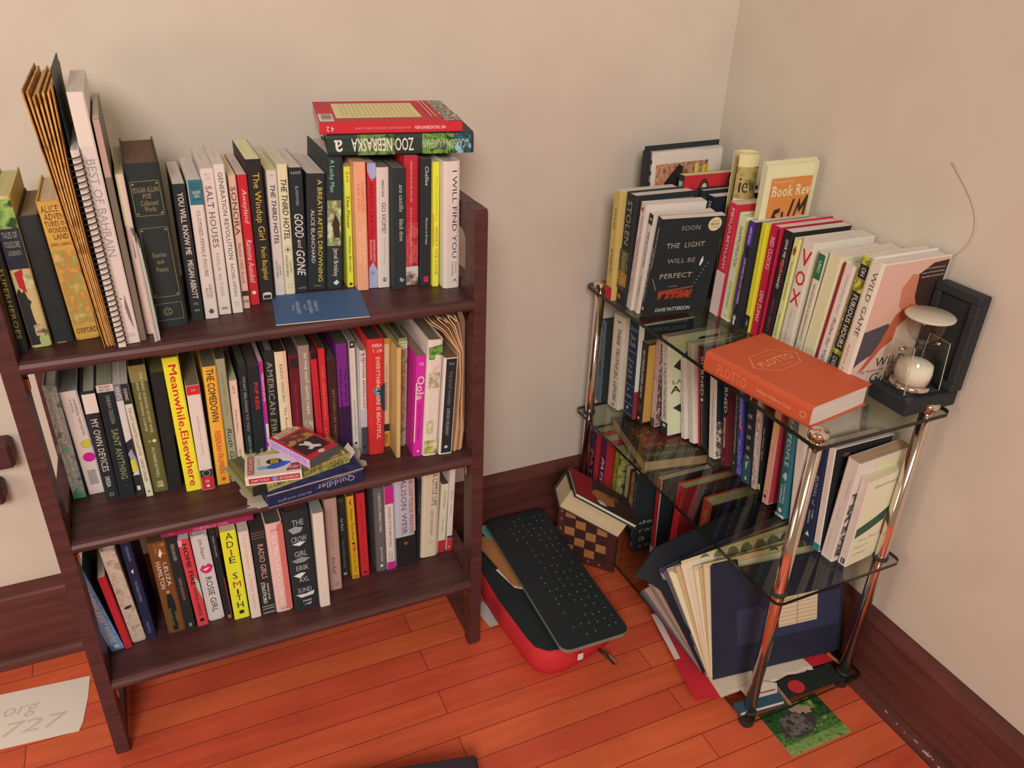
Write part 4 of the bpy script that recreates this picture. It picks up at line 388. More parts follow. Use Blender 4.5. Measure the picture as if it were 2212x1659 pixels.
# ---------------------------------------------------------------- bookcase
BX0, BX1, BY0, BY1 = -.2185, .4915, 1.154, 1.442; T_ = .0225
SH = [('bottom', .181), ('middle', .4845), ('top', .7985)]
bc = thing('bookcase', 'dark mahogany open sided bookcase with three shelves against the wall', 'bookcase', (BX0, BY0, 0))
def arc(cx, cy, r, a0, a1, n=6): return [(cx+r*math.cos(math.radians(a0+(a1-a0)*i/n)), cy+r*math.sin(math.radians(a0+(a1-a0)*i/n))) for i in range(n+1)]
for nm, x0 in (('side_panel', 0), ('side_panel', BX1-BX0-T_)):
    m = MB(); D_ = BY1-BY0; pw = .041
    fp = [(0, .012), (.006, .003), (.016, 0), (.03, .004), (pw, .12), (pw, .951), (.004, .951), (0, .946)]
    m.prism(fp, x0, x0+T_, 'wood', 'x')
    m.prism([(D_-a, b) for a, b in reversed(fp)], x0, x0+T_, 'wood', 'x')
    for z0, z1 in ((.014, .05), (.135, .2), (.44, .503), (.755, .817), (.905, .951)):
        m.box(x0+.001, x0+T_-.001, pw-.002, D_-pw+.002, z0, z1, 'wood')
    for z0, z1 in ((.2, .44), (.503, .755), (.817, .905)):
        r = .03
        for cy, sy in ((pw, 1), (D_-pw, -1)):
            for cz, sz in ((z0, 1), (z1, -1)):
                pts = [(cy, cz)]+[(cy+sy*(r-r*math.sin(math.radians(a))), cz+sz*(r-r*math.cos(math.radians(a)))) for a in range(0, 91, 15)]
                m.prism(pts, x0+.002, x0+T_-.002, 'wood', 'x')
    sp_ = m.build(nm, bc)
    for z in (.155, .462, .775):
        q = MB(); xx = x0+T_ if x0 == 0 else x0-.004; q.box(xx, xx+.004, .018, .026, z-.026, z-.008, 'brass'); q.build('shelf_pin', sp_)
for nm, z in SH:
    m = MB(); y1 = BY1-BY0-.012; t = .0185
    prof = [(.004, z-t), (y1, z-t), (y1, z), (.008, z), (.003, z-.003), (0, z-.008), (0, z-.0135), (.0015, z-.0165)]
    m.prism(prof, T_, BX1-BX0-T_, 'wood', 'x'); m.build('shelf', bc)
# ---------------------------------------------------------------- glass rack
RK = .0097
rk = thing('glass_rack', 'three tier clear glass rack on four chrome poles in the corner', 'rack', (.896, .770, 0), (0, 0, RK))
PX, PY = .2435, .672
GX0, GX1, GY0, GY1 = -.0195, .2765, -.0215, .7055
def gshelf(z):
    m = MB(); r = .014; pts = arc(GX1-r, GY1-r, r, 0, 90, 4)+arc(GX0+r, GY1-r, r, 90, 180, 4)+arc(GX0+r, GY0+r, r, 180, 270, 4)+arc(GX1-r, GY0+r, r, 270, 360, 4)
    m.prism(pts, z-.0075, z, 'glass', 'z', 'glassedge'); return m.build('glass_shelf', rk)
GZ = (.0335, .3345, .657)
for z in GZ: gshelf(z)
for px, py in ((0, 0), (PX, 0), (0, PY), (PX, PY)):
    m = MB(); r = .0112
    m.lathe([(r, .012), (r, .657)], 'chrome', 24, (px, py)); po = m.build('pole', rk, True)
    q = MB(); q.lathe([(.0125, 0), (.0145, .004), (.0145, .02), (.0125, .0256)], '26282a:.4', 20, (px, py)); q.build('foot', po, True)
    q = MB(); q.lathe([(.013, .657), (.0168, .659), (.0168, .667), (.0155, .6705), (.008, .6725), (.001, .673)], 'chrome', 28, (px, py)); q.build('cap', po, True)
    for z in (.0335, .3345):
        q = MB(); q.lathe([(r+.0012, z), (r+.0028, z+.0006), (r+.0028, z+.006), (r+.0012, z+.0066)], '2a2b2a:.3', 24, (px, py)); q.build('collar', po, True)
# ---------------------------------------------------------------- standing books
for gname, kind, z, rows in BOOKS:
    for (lab, u, v, lean, yaw, w, h, d, hard, cov, page, decs) in rows:
        lift = max(0, math.sin(math.radians(lean))*w)+.0003
        if kind == 'L': book(lab, (u, v, z+lift), RL(lean), w, h, d, hard, cov, page, decs, gname)
        else: book(lab, (v, u, z+lift), RR(lean, yaw), w, h, d, hard, cov, page, decs, gname)
W_ = 'c7ad9e'; K_ = '2a2a29'
TOPG, MIDG, LOWG = 'books on the top shelf of the bookcase', 'books on the middle shelf of the bookcase', 'books on the bottom shelf of the bookcase'
# ---------------------------------------------------------------- loose things on the bookcase, top shelf
t = thing('tattered_magazine', 'worn orange brown magazine with frayed fanned page edges on the top shelf', 'magazine', (-.0875, 1.168, .799), RL(-3.4), TOPG)
rr = random.Random(2); H_ = .345
def fan(x0, x1, th, H, y0, y1, key, mb):
    ln = [(x0, 0), (x0+(x1-x0)*.12, H*.4), (x0+(x1-x0)*.45, H*.72), (x1, H)]
    mb.prism(ln+[(x+th*(.7+.6*i/3), z) for i, (x, z) in reversed(list(enumerate(ln)))], y0, y1, key, 'y')
for i in range(5):
    m = MB(); a = i/4; fan(.001+a*.0085, -.0025+a*.0225, .0019, H_+rr.uniform(-.006, .001), .002+rr.uniform(0, .005), .25, 'n:b57a3c,c08a50,96632c:60', m); m.build('pages', t)
for s in (0, 1):
    m = MB(); fan(-.0012+s*.0135, -.0065+s*.0325, .0012, H_+.004, 0, .255, 'n:9c6030,b07840,70421f:30', m); m.build('cover', t)
t = thing('spiral_notebook', 'white spiral bound notebook with a black wire coil leaning on the top shelf', 'notebook', (-.0705, 1.159, .799), RL(-1.2), TOPG)
m = MB(); m.box(0, .0085, .004, .2, 0, .276, 'page:c7ad9e'); m.build('pages', t)
m = MB(); m.box(-.0016, -.0004, .03, .204, 0, .368, '33362c'); m.box(.0088, .0098, .003, .204, 0, .278, 'c4a898'); m.build('cover', t)
m = MB(); pts = []
for i in range(34*10+1):
    a = i/10*2*PI; pts.append((.0042+.0078*math.cos(a), .003+.0075*math.sin(a), .006+.264*i/340))
m.tube(pts, .00085, '26241f:.35', 5); m.build('coil', t, True)
t = thing('leaflet_bundle', 'bundle of thin folded leaflets tucked in front of the leatherbound volume', 'leaflet', (-.0225, 1.165, .799), RL(-1), TOPG)
for i, (k, hh) in enumerate((('c79f88', .163), ('c7ad9e', .158), ('8f8d84', .15), ('c7b4a4', .146), ('a8a49a', .14))):
    m = MB(); x = i*.0016
    m.prism([(x, 0), (x+.0012, 0), (x+.0015, hh*.6), (x+.0005, hh), (x-.0008, hh), (x+.0003, hh*.6)], .001*i, .12, k, 'y'); m.build('leaflet', t)
# two books lying on the row
LYU = axes((0, 0, -1), (0, 1, 0), (1, 0, 0))      # lying, lettering upside down
LYN = axes((0, 0, 1), (0, 1, 0), (-1, 0, 0))      # lying, lettering upright
def yawed(a, B): return Matrix.Rotation(math.radians(a), 3, 'Z') @ B
zt = 1.0225
book('dark green jacketed hardcover lying across the row under the red one', (.2685, 1.267, zt+.0335), yawed(-10, LYU), .0332, .23, .15, 1, '2b322c', 'c7ad9e',
     [('n', .03, .97, .02, .14, '2f5a68,20302c,7fa0a8'), ('n', .03, .97, .14, .36, '2a3a20,6a8a3c,20281c'), ('n', .03, .97, .55, .8, '30382c,6a7a40,262c26'), ('t', 'CARSON VAUGHAN', .3, .72, .06, .36, 'b0a890', 'c'), ('t', 'ZOO NEBRASKA', .2, .8, .42, .84, 'c9b8a4', 'b'), ('t', 'a', .25, .8, .9, .955, 'c9b8a4', 'rb')], TOPG)
book('red paperback lying on top of the dark green hardcover, cover uppermost', (.258, 1.2665, zt+.0505), yawed(-9, LYU), .0165, .222, .19, 0, 'b3262e', 'c7ad9e',
     [('t', 'WE THE INTERWOVEN', .35, .65, .12, .34, 'c9b0a0', 'b'), ('t', 'AN ANTHOLOGY OF BICULTURAL IOWA', .4, .6, .37, .76, 'b88078', ''), ('t', '4 2', .3, .75, .9, .95, W_, 'b'),
      ('Bb', .12, .8, .26, .87, 'c9b07c'), ('Bb', .6, .93, .89, .99, 'c7ad9e'), ('Bn', .02, .98, .0, .12, 'c7ad9e,2a2524,b09a8a,3a302c')]
     + [('Bb', .17+.0, .75, .3+.032*i, .304+.032*i, 'b88a5c') for i in range(17)] + [('Bb', .66, .86, .905+.01*i, .909+.01*i, '2a2524') for i in range(7)]
     + [('Bb', .1, .85, .16+.03*i, .168+.03*i, 'c9a898') for i in range(2)], TOPG)
t = thing('booklet', 'small blue stapled booklet lying at the front of the top shelf', 'booklet', (.1615, 1.281, .7987), (0, 0, math.radians(-6.5)))
m = MB(); m.box(.001, .142, -.117, -.002, 0, .0012, 'page:c7ad9e'); m.build('pages', t)
m = MB(); m.box(0, .143, -.118, 0, .0013, .0019, '3f5272'); m.box(0, .143, -.118, -.1172, 0, .0019, 'b0a49a')
marks(m, (0, 0, .0019), (.143, 0, 0), (0, -.118, 0), [('t', 'THE', .2, .225, .4, .6, 'b0a8a4', 'u'), ('t', 'CONSTITUTION', .245, .285, .3, .72, 'b0a8a4', 'ub'), ('t', 'of the', .32, .35, .42, .6, 'b0a8a4', 'ui'), ('t', 'UNITED STATES', .375, .415, .28, .74, 'b0a8a4', 'ub'), ('t', 'OF AMERICA', .44, .48, .32, .68, 'b0a8a4', 'u')]); m.build('cover', t)
# ---------------------------------------------------------------- middle shelf: folded papers and card games
t = thing('newspaper_stack', 'stack of yellowed folded newspapers bent over at the end of the middle shelf', 'newspaper', (0, 0, 0), (0, 0, 0), MIDG)
rr = random.Random(7)
for i in range(10):
    a = i/9; m = MB(); b0 = .4445+.0175*a; jz = rr.uniform(-.004, .002)
    line = [(b0, .4862), (b0+.004, .53), (b0+.010-.008*a+rr.uniform(-.002, .002), .59), (.4565+.0075*a, .64), (.4545+.0105*a, .69), (.440+.022*a, .712+.004*a), (.418+.035*a+.006, .736+.008*a), (.398+.056*a, .757+.004*a)]
    th = .0006+.0004*rr.random()
    if i in (3, 6): line = line+[(line[-1][0]-.001, line[-1][1]+.005), (line[-2][0]+.004, line[-2][1]+.008)]
    pts = [(x-th, z) for x, z in line]+[(x+th, z+.0012) for x, z in reversed(line)]
    y0 = 1.183+.003*rr.random()+.004*a; y1 = 1.40
    for j in range(len(line)-1):
        (xa, za), (xb, zb) = line[j], line[j+1]
        m.prism([(xa-th, za), (xa+th, za+.0008), (xb+th, zb+.0008), (xb-th, zb)], y0+(rr.uniform(0, .004) if j == 0 else 0), y1, ('b08058', 'c7a078', '8a5a3a', 'b8906a', '7a4c30')[i % 5], 'y')  # dark browns among the sheets stand in for shaded gaps between folds
    m.build('sheet', t)
def boxthing(name, label, cat, loc, rot, sx, sy, sz, key, top=(), front=(), left=(), right=(), group=None, bev=.0006, lid=0, part='carton'):
    t = thing(name, label, cat, loc, rot, group); m = MB(); m.box(0, sx, 0, sy, 0, sz, key, bev)
    marks(m, (0, sy, sz), (sx, 0, 0), (0, -sy, 0), top); marks(m, (0, 0, sz), (sx, 0, 0), (0, 0, -sz), front)
    marks(m, (0, sy, sz), (0, -sy, 0), (0, 0, -sz), left); marks(m, (sx, 0, sz), (0, sy, 0), (0, 0, -sz), right)
    m.build(part, t); return t
GG = 'card game boxes stacked on the middle shelf'
z0 = .4848
g = boxthing('game_box', 'torn dark blue game box at the bottom of the card box stack', 'game box', (.099, 1.137, z0), (0, 0, math.radians(7)), .168, .112, .026, '22233c', top=[('n', 0, 1, 0, 1, '22233c,34365a')], front=[('b', 0, 1, 0, .04, 'a8988c'), ('t', 'Quiddler', .5, .9, .2, .68, 'a08a98', 'hrf'), ('t', 'the short word game', .1, .44, .5, .78, '7d7690', 'hf'), ('p', [(0, .9), (.3, .93), (.6, .9), (.6, .92), (.3, .96), (0, .94)], 'a89a94'), ('p', [(.55, .2), (.75, .1), (.98, .12), (.75, .14)], 'b8aaa0')], group=GG)
rr = random.Random(3)
def torn(p, q, out, n, k, par):
    m = MB(); p, q, out = Vector(p), Vector(q), Vector(out); vs = []
    for i in range(n+1): b_ = p.lerp(q, i/n); vs += [b_, b_+out*(.5+.8*rr.random())]
    vs += [v+Vector((0, 0, .0008)) for v in vs]; o = 2*n+2
    m.add(vs, [(2*i, 2*i+2, 2*i+3, 2*i+1) for i in range(n)]+[(o+2*i, o+2*i+1, o+2*i+3, o+2*i+2) for i in range(n)], k); m.build('torn_flap', par)
torn((-.001, .006, .003), (-.001, .105, .003), (-.03, 0, .005), 7, 'b89c80', g); torn((0, .0, .006), (-.001, .02, .004), (-.026, -.004, .004), 4, 'c7b09c', g)
torn((.168, .03, .004), (.168, .104, .004), (.022, .002, .004), 6, 'a8937c', g); torn((0, -.0006, .0262), (.168, -.0006, .0262), (0, -.0015, .002), 22, 'c0b0a8', g)
z1 = z0+.0266
g = boxthing('game_box', 'gold illustrated story game box in the middle of the card box stack', 'game box', (.078, 1.142, z1), (0, 0, math.radians(14)), .176, .106, .019, '6a5c34',
    top=[('n', .03, .97, .02, .98, 'b89a50,c9b878,8a7436'), ('n', .03, .12, .02, .98, '4a4030,5a5038'), ('b', .72, .9, .05, .24, '332c28'), ('n', .73, .89, .06, .22, '332c28,c7b8a4,5a5048'), ('t', 'Once Upon', .8, .9, .3, .85, '4a3c24', 'dr'), ('n', .13, .45, .5, .97, 'a86a4c,c0a060')],
    front=[('n', 0, 1, 0, 1, '8a7a44,a8924c,7a6838'), ('b', 0, .14, 0, 1, '26241f'), ('t', 'Once Upon A Time', .2, .64, .14, .9, '2a2214', 'hri'), ('t', 'ATLAS', .78, .92, .2, .55, '3a3020', 'hb'), ('t', 'GAMES', .76, .93, .55, .9, '3a3020', 'hb'), ('t', 'the storytelling card game', .62, .76, .3, .6, '3a3020', 'h')], group=GG)
torn((-.0004, .0, .004), (-.0004, .1, .004), (-.012, 0, .006), 6, 'b0a080', g); torn((.176, .0, .004), (.176, .03, .006), (.014, .006, .006), 3, 'c7b09c', g)
z2 = z1+.0192
boxthing('card_box', 'white and red playing card box with a blue spade printed on top', 'card box', (.0695, 1.148, z2), (0, 0, math.radians(-8)), .09, .064, .0165, W_,
    top=[('b', .05, .16, .04, .9, '8f2434'), ('t', 'STANDARD', .065, .145, .07, .87, W_, 'ub'), ('r', .17, .98, .04, .9, '7a8a7a', .5), ('p', [(.3, .55), (.38, .6), (.4, .72), (.24, .74), (.2, .6)], '7d88a8'), ('p', [(.38, .62), (.5, .5), (.66, .42), (.84, .5), (.7, .66), (.52, .75), (.4, .72)], '34509a'), ('e', .52, .4, .14, .13, '252a38'), ('b', .46, .6, .26, .5, 'b8962c'), ('t', 'POKER', .47, .59, .28, .38, '2a2620', 'hb'), ('t', 'FACE', .48, .58, .4, .48, '2a2620', 'hb'), ('p', [(.72, .9), (.82, .6), (.98, .56), (.98, .9)], '8f2434'), ('t', 'Rider', .78, .97, .66, .84, W_, 'hi'), ('b', .22, .26, .2, .55, 'a89a90')],
    front=[('b', .06, .96, .2, .8, '9c2434'), ('t', 'COME TO PLAY', .1, .42, .35, .65, W_, 'hb'), ('e', .52, .5, .05, 0, '5a7ab0'), ('t', 'BICYCLECARDS.COM', .6, .93, .35, .65, W_, 'hb')], group=GG)
ry = math.radians(-58.5)
rb = boxthing('card_box', 'red playing card box with a white horse drawing, uppermost of the stack', 'card box', (.1215, 1.2275, z2+.0172), Matrix.Rotation(math.radians(-61), 3, 'Z') @ Matrix.Rotation(math.radians(0), 3, 'Y'), .106, .062, .0175, 'b02a34',
    top=[('b', .03, .16, .1, .9, 'c0a078'), ('t', '52 STANDARD', .05, .085, .2, .8, '4a3428', 'u'), ('t', 'PLAYING CARDS', .1, .14, .2, .8, '4a3428', 'ub'), ('b', .22, .88, .1, .92, '3a2628'), ('n', .22, .5, .1, .92, '8a4030,5a2c28,a87048'), ('e', .4, .22, .06, .1, 'b0703c'), ('e', .42, .74, .06, .1, 'b0703c'), ('p', [(.52, .5), (.6, .42), (.7, .44), (.78, .3), (.84, .34), (.78, .5), (.8, .62), (.74, .68), (.72, .56), (.62, .62), (.56, .72), (.53, .68), (.58, .56)], 'c7b8ac'), ('e', .94, .5, .05, .1, 'c9a58c')],
    front=[('b', 0, 1, 0, 1, 'b890b0'), ('t', 'SVERIGES EVENTYR', .08, .92, .2, .8, '8a5a90', 'h')], right=[('b', 0, 1, 0, 1, '4a4844')], group=GG)
# ---------------------------------------------------------------- bottom shelf: books lying on the row
book('magenta paperback lying flat across the bottom shelf row', (.0795, 1.239, .3935), yawed(-2, LYN), .0115, .155, .13, 0, '8f1f44', 'c0a090', [('b', .1, .9, .02, .98, '96224a'), ('t', 'GABRIELLE CIVIL', .25, .75, .34, .72, 'c08a94', ''), ('b', .3, .7, .08, .14, 'b03a4c')], LOWG)
book('black paperback lying flat beside the magenta one under the shelf', (-.0775, 1.262, .3935), yawed(-3, LYN), .011, .135, .12, 0, '242322', '6a5c4c', [('t', 'SWALLOW THE FISH', .3, .7, .2, .8, '6a6660', '')], LOWG)
# ---------------------------------------------------------------- things on the top glass
RT = .6573
TG = 'books standing on the top glass shelf'
t = thing('wire_bound_book', 'tall wire bound picture book with black comb spine at the back of the glass rack', 'book', (.953, 1.417, RT), RR(-2, 5), TG)
m = MB(); m.box(.002, .017, .012, .2, 0, .297, 'page:c7ad9e'); m.build('pages', t)
m = MB(); m.box(0, .0018, .004, .205, 0, .308, '2a2a29'); m.box(.017, .018, .012, .203, 0, .292, W_)
marks(m, (.018, .012, .292), (0, .191, 0), (0, 0, -.292), [('n', .06, .8, .07, .5, 'a06048,b88060,7a4434'), ('p', [(.1, .5), (.2, .2), (.38, .08), (.44, .1), (.44, .5)], '2c2220'), ('b', .44, .56, .2, .5, '6a2028'), ('p', [(.56, .4), (.62, .09), (.66, .09), (.68, .4)], 'c9b03c'), ('p', [(.7, .38), (.73, .1), (.77, .1), (.76, .38)], 'c9a83c'), ('p', [(.78, .36), (.79, .1), (.82, .1), (.81, .36)], 'c9a83c')]); m.build('cover', t)
m = MB()
for i in range(12):
    z = .03+.245*i/11; m.box(.002, .0195, .001, .011, z, z+.007, '26262a')
m.box(0, .019, 0, .007, .004, .3, '2a2a2b:.3'); m.build('comb', t)
def simple(lab, y, x, lean, w, h, d, hard, cov, page, decs, z=RT, g=TG, yaw=0): return book(lab, (x, y, z+max(0, math.sin(math.radians(lean))*w)+.0004), RR(lean, yaw), w, h, d, hard, cov, page, decs, g)
simple('red paperback with two painted faces behind the dark hardcover', 1.382, 1.016, 0, .022, .258, .14, 0, K_, 'c7a878', [('b', .2, .8, .05, .12, 'a09488'), ('Fb', .0, 1, .0, 1, 'b3282c'), ('Fe', .36, .13, .1, .1, '4a2a22'), ('Fe', .37, .13, .055, .06, 'c9a088'), ('Fe', .86, .06, .08, .07, '4a2a22'), ('Fe', .87, .06, .05, .05, 'c9a088')])
simple('plain black hardcover in the second row of the top glass shelf', 1.3565, 1.046, 0, .024, .232, .14, 1, '272828', W_, [('Fn', .02, .98, .05, .95, '2a2c2a,3c3a34,2a2a29')])
simple('navy book with one large white letter in the second glass row', 1.3285, 1.055, 0, .024, .226, .13, 0, '23262e', W_, [('t', 'FAREW', .3, .7, .05, .2, W_, 'b'), ('Ft', 'T', .3, .8, .03, .3, W_, 'hb')])
t = thing('rolled_magazine', 'rolled cream magazine with half a black word standing among the books', 'magazine', (1.09, 1.2685, RT), (0, 0, 0), TG)
m = MB(); rings = []
for k in range(3):
    pts = []; n = 26; r0 = .027-.0035*k
    for i in range(n+1):
        a = math.radians(200+300*i/n); pts.append((math.cos(a)*r0, math.sin(a)*r0*.84))
    z1 = .322-.004*k; key = ('c9b080', 'c0a070', 'b89868')[k]
    ins = [(x*.95, y*.95) for x, y in pts]
    for i in range(n):
        m.prism([pts[i], pts[i+1], ins[i+1], ins[i]], 0, z1, key)
        if k == 0 and 0 <= i <= 14:
            x0, y0 = pts[i]; x1, y1 = pts[i+1]; m.add([(x0*1.008, y0*1.008, .236), (x1*1.008, y1*1.008, .236), (x1*1.008, y1*1.008, .298), (x0*1.008, y0*1.008, .298)], [(0, 1, 2, 3)], 'n:8f7444,a88a54,6f5a38:40')
for s, a0, a1 in (('i', 218, 228), ('e', 233, 258), ('w', 263, 296)):
    vs, fs, x0, x1, y0, y1, nb = glyphs(s, False, False); o = []
    for x, y in vs:
        a = math.radians(a0+(a1-a0)*(x-x0)/(x1-x0)); o.append((math.cos(a)*.0275, math.sin(a)*.0232, .248+.032*y/.72))
    m.add(o, fs, K_)
m.build('sheet', t)
t = thing('newspaper', 'folded cream newspaper with an orange front panel standing up among the books', 'newspaper', (1.05, 1.1605, RT), (0, 0, math.radians(1)), TG)
for i in range(4):
    m = MB(); y = .003*i+.005; m.prism([(0, y-.002), (.11, y+.001), (.128, y+.002), (.128, y+.003), (.11, y+.002), (0, y-.0005)], 0, .324+.004*(i % 2), 'c9b48c'); m.build('sheet', t)
m = MB(); m.prism([(0, 0), (.115, 0), (.129, .004), (.1295, .005), (.115, .0012), (0, .0012)], 0, .322, 'c9b68c')
marks(m, (.0, 0, .322), (.115, 0, 0), (0, 0, -.322), [('b', .13, 1, .075, .98, 'bd7038'), ('t', 'The New York Times', .17, .6, .09, .105, 'd0a878', 'hr'), ('t', 'Book Rev', .16, 1, .12, .185, 'cdb890', 'hrb')]+[('p', [(a_*1.02-.02, .2+(b_-.26)*.78) for a_, b_ in q], '2c2622') for q in ([(.2, .5), (.26, .5), (.36, .44), (.26, .4), (.3, .34), (.42, .33), (.42, .36), (.32, .38), (.42, .43), (.36, .51), (.22, .53)], [(.46, .36), (.5, .36), (.52, .46), (.56, .46), (.66, .27), (.7, .27), (.6, .49), (.48, .49)], [(.66, .49), (.8, .26), (.84, .33), (.95, .24), (.97, .26), (.94, .47), (.9, .47), (.92, .32), (.83, .38), (.79, .33), (.7, .49)])], eps=.0004); m.build('front_page', t)
# orange clothbound book lying on the glass, lettering stamped blind
book('thick orange clothbound book lying flat on the front of the glass rack', (.898, .796, RT+.0005), yawed(9.5, axes((0, 0, 1), (1, 0, 0), (0, 1, 0))), .041, .23, .152, 1, 'b54c2f', W_,
     [('t', 'PLOTTO', .25, .72, .14, .43, 'c86a48', 'c'), ('t', 'William Wallace Cook', .42, .56, .52, .84, 'cf9070', ''), ('o', .5, .94, .14, .9, 'cfa084'),
      ('Ft', 'PLOTTO', .25, .8, .345, .425, 'cf8a66', 'hr'), ('Ft', 'the master book', .36, .68, .285, .305, 'c67a58', 'h'), ('Ft', 'of all plots', .38, .68, .455, .475, 'c67a58', 'h')]
     + [('Fp', [(a[0], a[1]), (b[0], b[1]), (b[0]+(.53-b[0])*.035, b[1]+(.385-b[1])*.035), (a[0]+(.53-a[0])*.035, a[1]+(.385-a[1])*.035)], 'cf8a66') for a, b in zip([(.14, .4), (.3, .255), (.68, .235), (.91, .375), (.75, .505), (.34, .53)], [(.3, .255), (.68, .235), (.91, .375), (.75, .505), (.34, .53), (.14, .4)])], TG)
# black stand and hourglass
t = thing('display_stand', 'black wooden stand with an upright bordered panel against the wall', 'stand', (1.075, .765, RT), (0, 0, 0))
m = MB(); m.box(0, .118, 0, .082, .0004, .03, '272626:.45', .003); m.build('base', t)
m = MB(); P_ = [(0, 0), (.15, 0), (.15, .185), (0, .185)]
m.box(.099, .117, -.004, .082, .0305, .2, '272626:.45', .002)
m.build('panel', t)
m = MB()
for a, b, c, d in ((-.004, .082, .0305, .046), (-.004, .082, .186, .201), (-.004, .011, .046, .186), (.068, .082, .046, .186)): m.box(.0905, .0988, a, b, c, d, '2b2928:.45', .002)
m.build('border', t)
hx, hy, hz = 1.121, .806, RT+.0305
t = thing('hourglass', 'white sand hourglass held between clear glass plates on the black stand', 'hourglass', (hx, hy, hz), (0, 0, math.radians(-6)))
for sx in (-1, 1):
    m = MB(); m.prism([(-.028, .002), (.028, .002), (.022, .085), (-.022, .085)], sx*.036-.001, sx*.036+.001, 'clear', 'x', 'a89478:.2'); m.build('plate', t)
m = MB(); m.box(-.037, .037, -.027, .027, .0, .002, '3a3834:.3'); m.build('base', t)
m = MB(); m.lathe([(.033, .0025), (.034, .005), (.0325, .0105), (.03, .012)], 'chrome', 32); m.build('rim', t, True)
m = MB(); m.lathe([(.029, .012), (.0305, .03), (.029, .045), (.02, .06), (.009, .069), (.0035, .074), (.0035, .078), (.009, .083), (.02, .09), (.028, .1), (.03, .112), (.03, .122), (.031, .127)], 'clear', 32); m.build('bulb', t, True)
m = MB(); m.lathe([(.0275, .0128), (.0292, .03), (.0278, .043), (.02, .0475), (.006, .05), (.001, .0505)], 'cdb8a0:.9', 32); m.build('sand', t, True)
m = MB(); m.lathe([(.03, .1272), (.0385, .128), (.039, .1305), (.036, .1325), (.002, .1332)], 'b09c84:.25', 36); m.build('lid', t, True)
m = MB(); m.tube([(-.043, 0, .075), (-.0335, 0, .075)], .0035, 'chrome', 12); m.tube([(.0335, 0, .075), (.043, 0, .075)], .0035, 'chrome', 12); m.tube([(-.0335, 0, .075), (.0335, 0, .075)], .0012, 'clear', 8); m.build('pivot', t, True)
# ---------------------------------------------------------------- middle glass extras
MG = 'books standing on the middle glass shelf'
# ---------------------------------------------------------------- bottom glass
BZ = .0338; BG = 'books standing on the bottom glass shelf'
def low(*a, **k): return simple(*a, z=BZ, g=BG, **k)
low('dark red hardcover with large orange letters down its purple spine', 1.474, .918, 0, .032, .232, .13, 1, '3a1f3c', 'b09470', [('n', .02, .98, .02, .98, '3a1f3c,2a1c30,5a2030'), ('t', 'PATSY', .3, .8, .24, .78, 'b0503c', 'b'), ('Fb', 0, 1, 0, 1, 'a0242a')])
low('purple and red paperback with white lettering beside the orange lettered one', 1.437, .93, 0, .026, .225, .13, 0, '4a2050', 'b09470', [('n', .02, .98, .02, .98, '4a2050,6a2038,3a1c48'), ('t', 'PATSY', .3, .8, .24, .66, 'd0bcb4', 'bi'), ('b', .3, .7, .87, .92, 'b09a80'), ('Fb', 0, 1, 0, 1, 'a3262a')])
low('olive yellow paperback with slanted lettering on the bottom glass', 1.406, .952, 0, .022, .21, .13, 0, '6f6a24', 'a89a78', [('t', 'NERDY DEAD STORIES', .25, .75, .05, .8, 'cdb93c', 'i'), ('Fn', .0, 1, .0, 1, '7a7034,a89a5c,4a4a28')])
low('thin cream spined paperback beside the olive yellow one', 1.352, .955, 0, .014, .185, .12, 0, 'b09a70', 'a89a78', [('t', 'KILLJOY', .3, .7, .1, .6, '3a3428', 'i'), ('Fb', 0, 1, 0, 1, '4a3a34')])
low('black and orange paperback with big pale capitals on the bottom glass', 1.329, .956, 0, .028, .182, .12, 0, 'b0602c', 'a89a78', [('n', .02, .98, .0, .6, 'c09a5c,b87838,a8602c'), ('t', 'QUEEN', .3, .85, .02, .62, 'cdb890', 'b'), ('t', 'Jo', .3, .7, .66, .8, '4a2418', 'b'), ('b', 0, 1, .86, 1, '26262a'), ('Fb', 0, 1, 0, 1, '38302c')])
low('dark book with vertical grey lowercase lettering and a speckled cover', 1.268, .93, -4, .0165, .222, .14, 0, '2a2b2c', 'a89a78', [('t', 'delayed rays of a star', .35, .7, .12, .55, '9a988c', ''), ('t', 'amanda lee koe', .35, .65, .6, .8, '9a988c', ''), ('t', 'nan', .3, .65, .88, .93, '9a988c', ''), ('Fb', .02, .98, .02, .98, '25282a'), ('Fp', [(.4, .04), (.85, .06), (.8, .2), (.5, .16)], '8a5a50'), ('Fp', [(.5, .22), (.9, .2), (.75, .32), (.55, .3)], 'c09880'), ('Fp', [(.35, .5), (.85, .36), (.9, .42), (.5, .56)], 'b08068'), ('Ft', 'delayed', .08, .95, .6, .66, 'a8a498', 'h'), ('Ft', 'rays of', .1, .9, .7, .76, '8a887c', 'h'), ('Ft', 'a star', .1, .85, .8, .86, '8a887c', 'h'), ('Ft', 'a novel', .1, .6, .9, .95, '7a786c', 'h')])
low('thin red spined book with a black cover bearing one pale capital', 1.241, .972, -3, .017, .215, .14, 0, 'a3262c', 'c7a898', [('b', 0, 1, .9, 1, 'c09088'), ('Fb', .0, 1, .0, 1, '26272a'), ('Fb', .0, .02, 0, 1, 'c7a898'), ('Ft', 'A', .68, .85, .46, .56, 'a8886c', 'h')])
low('bright red jacketed hardcover with black edged boards on the bottom glass', 1.203, .992, 0, .026, .225, .15, 1, 'b3242a', 'b0a078', [('t', 'BOYS', .3, .75, .08, .3, '8a181c', ''), ('Fb', 0, 1, 0, 1, '8a2430'), ('Fb', .3, 1, 0, 1, '3a3030')])
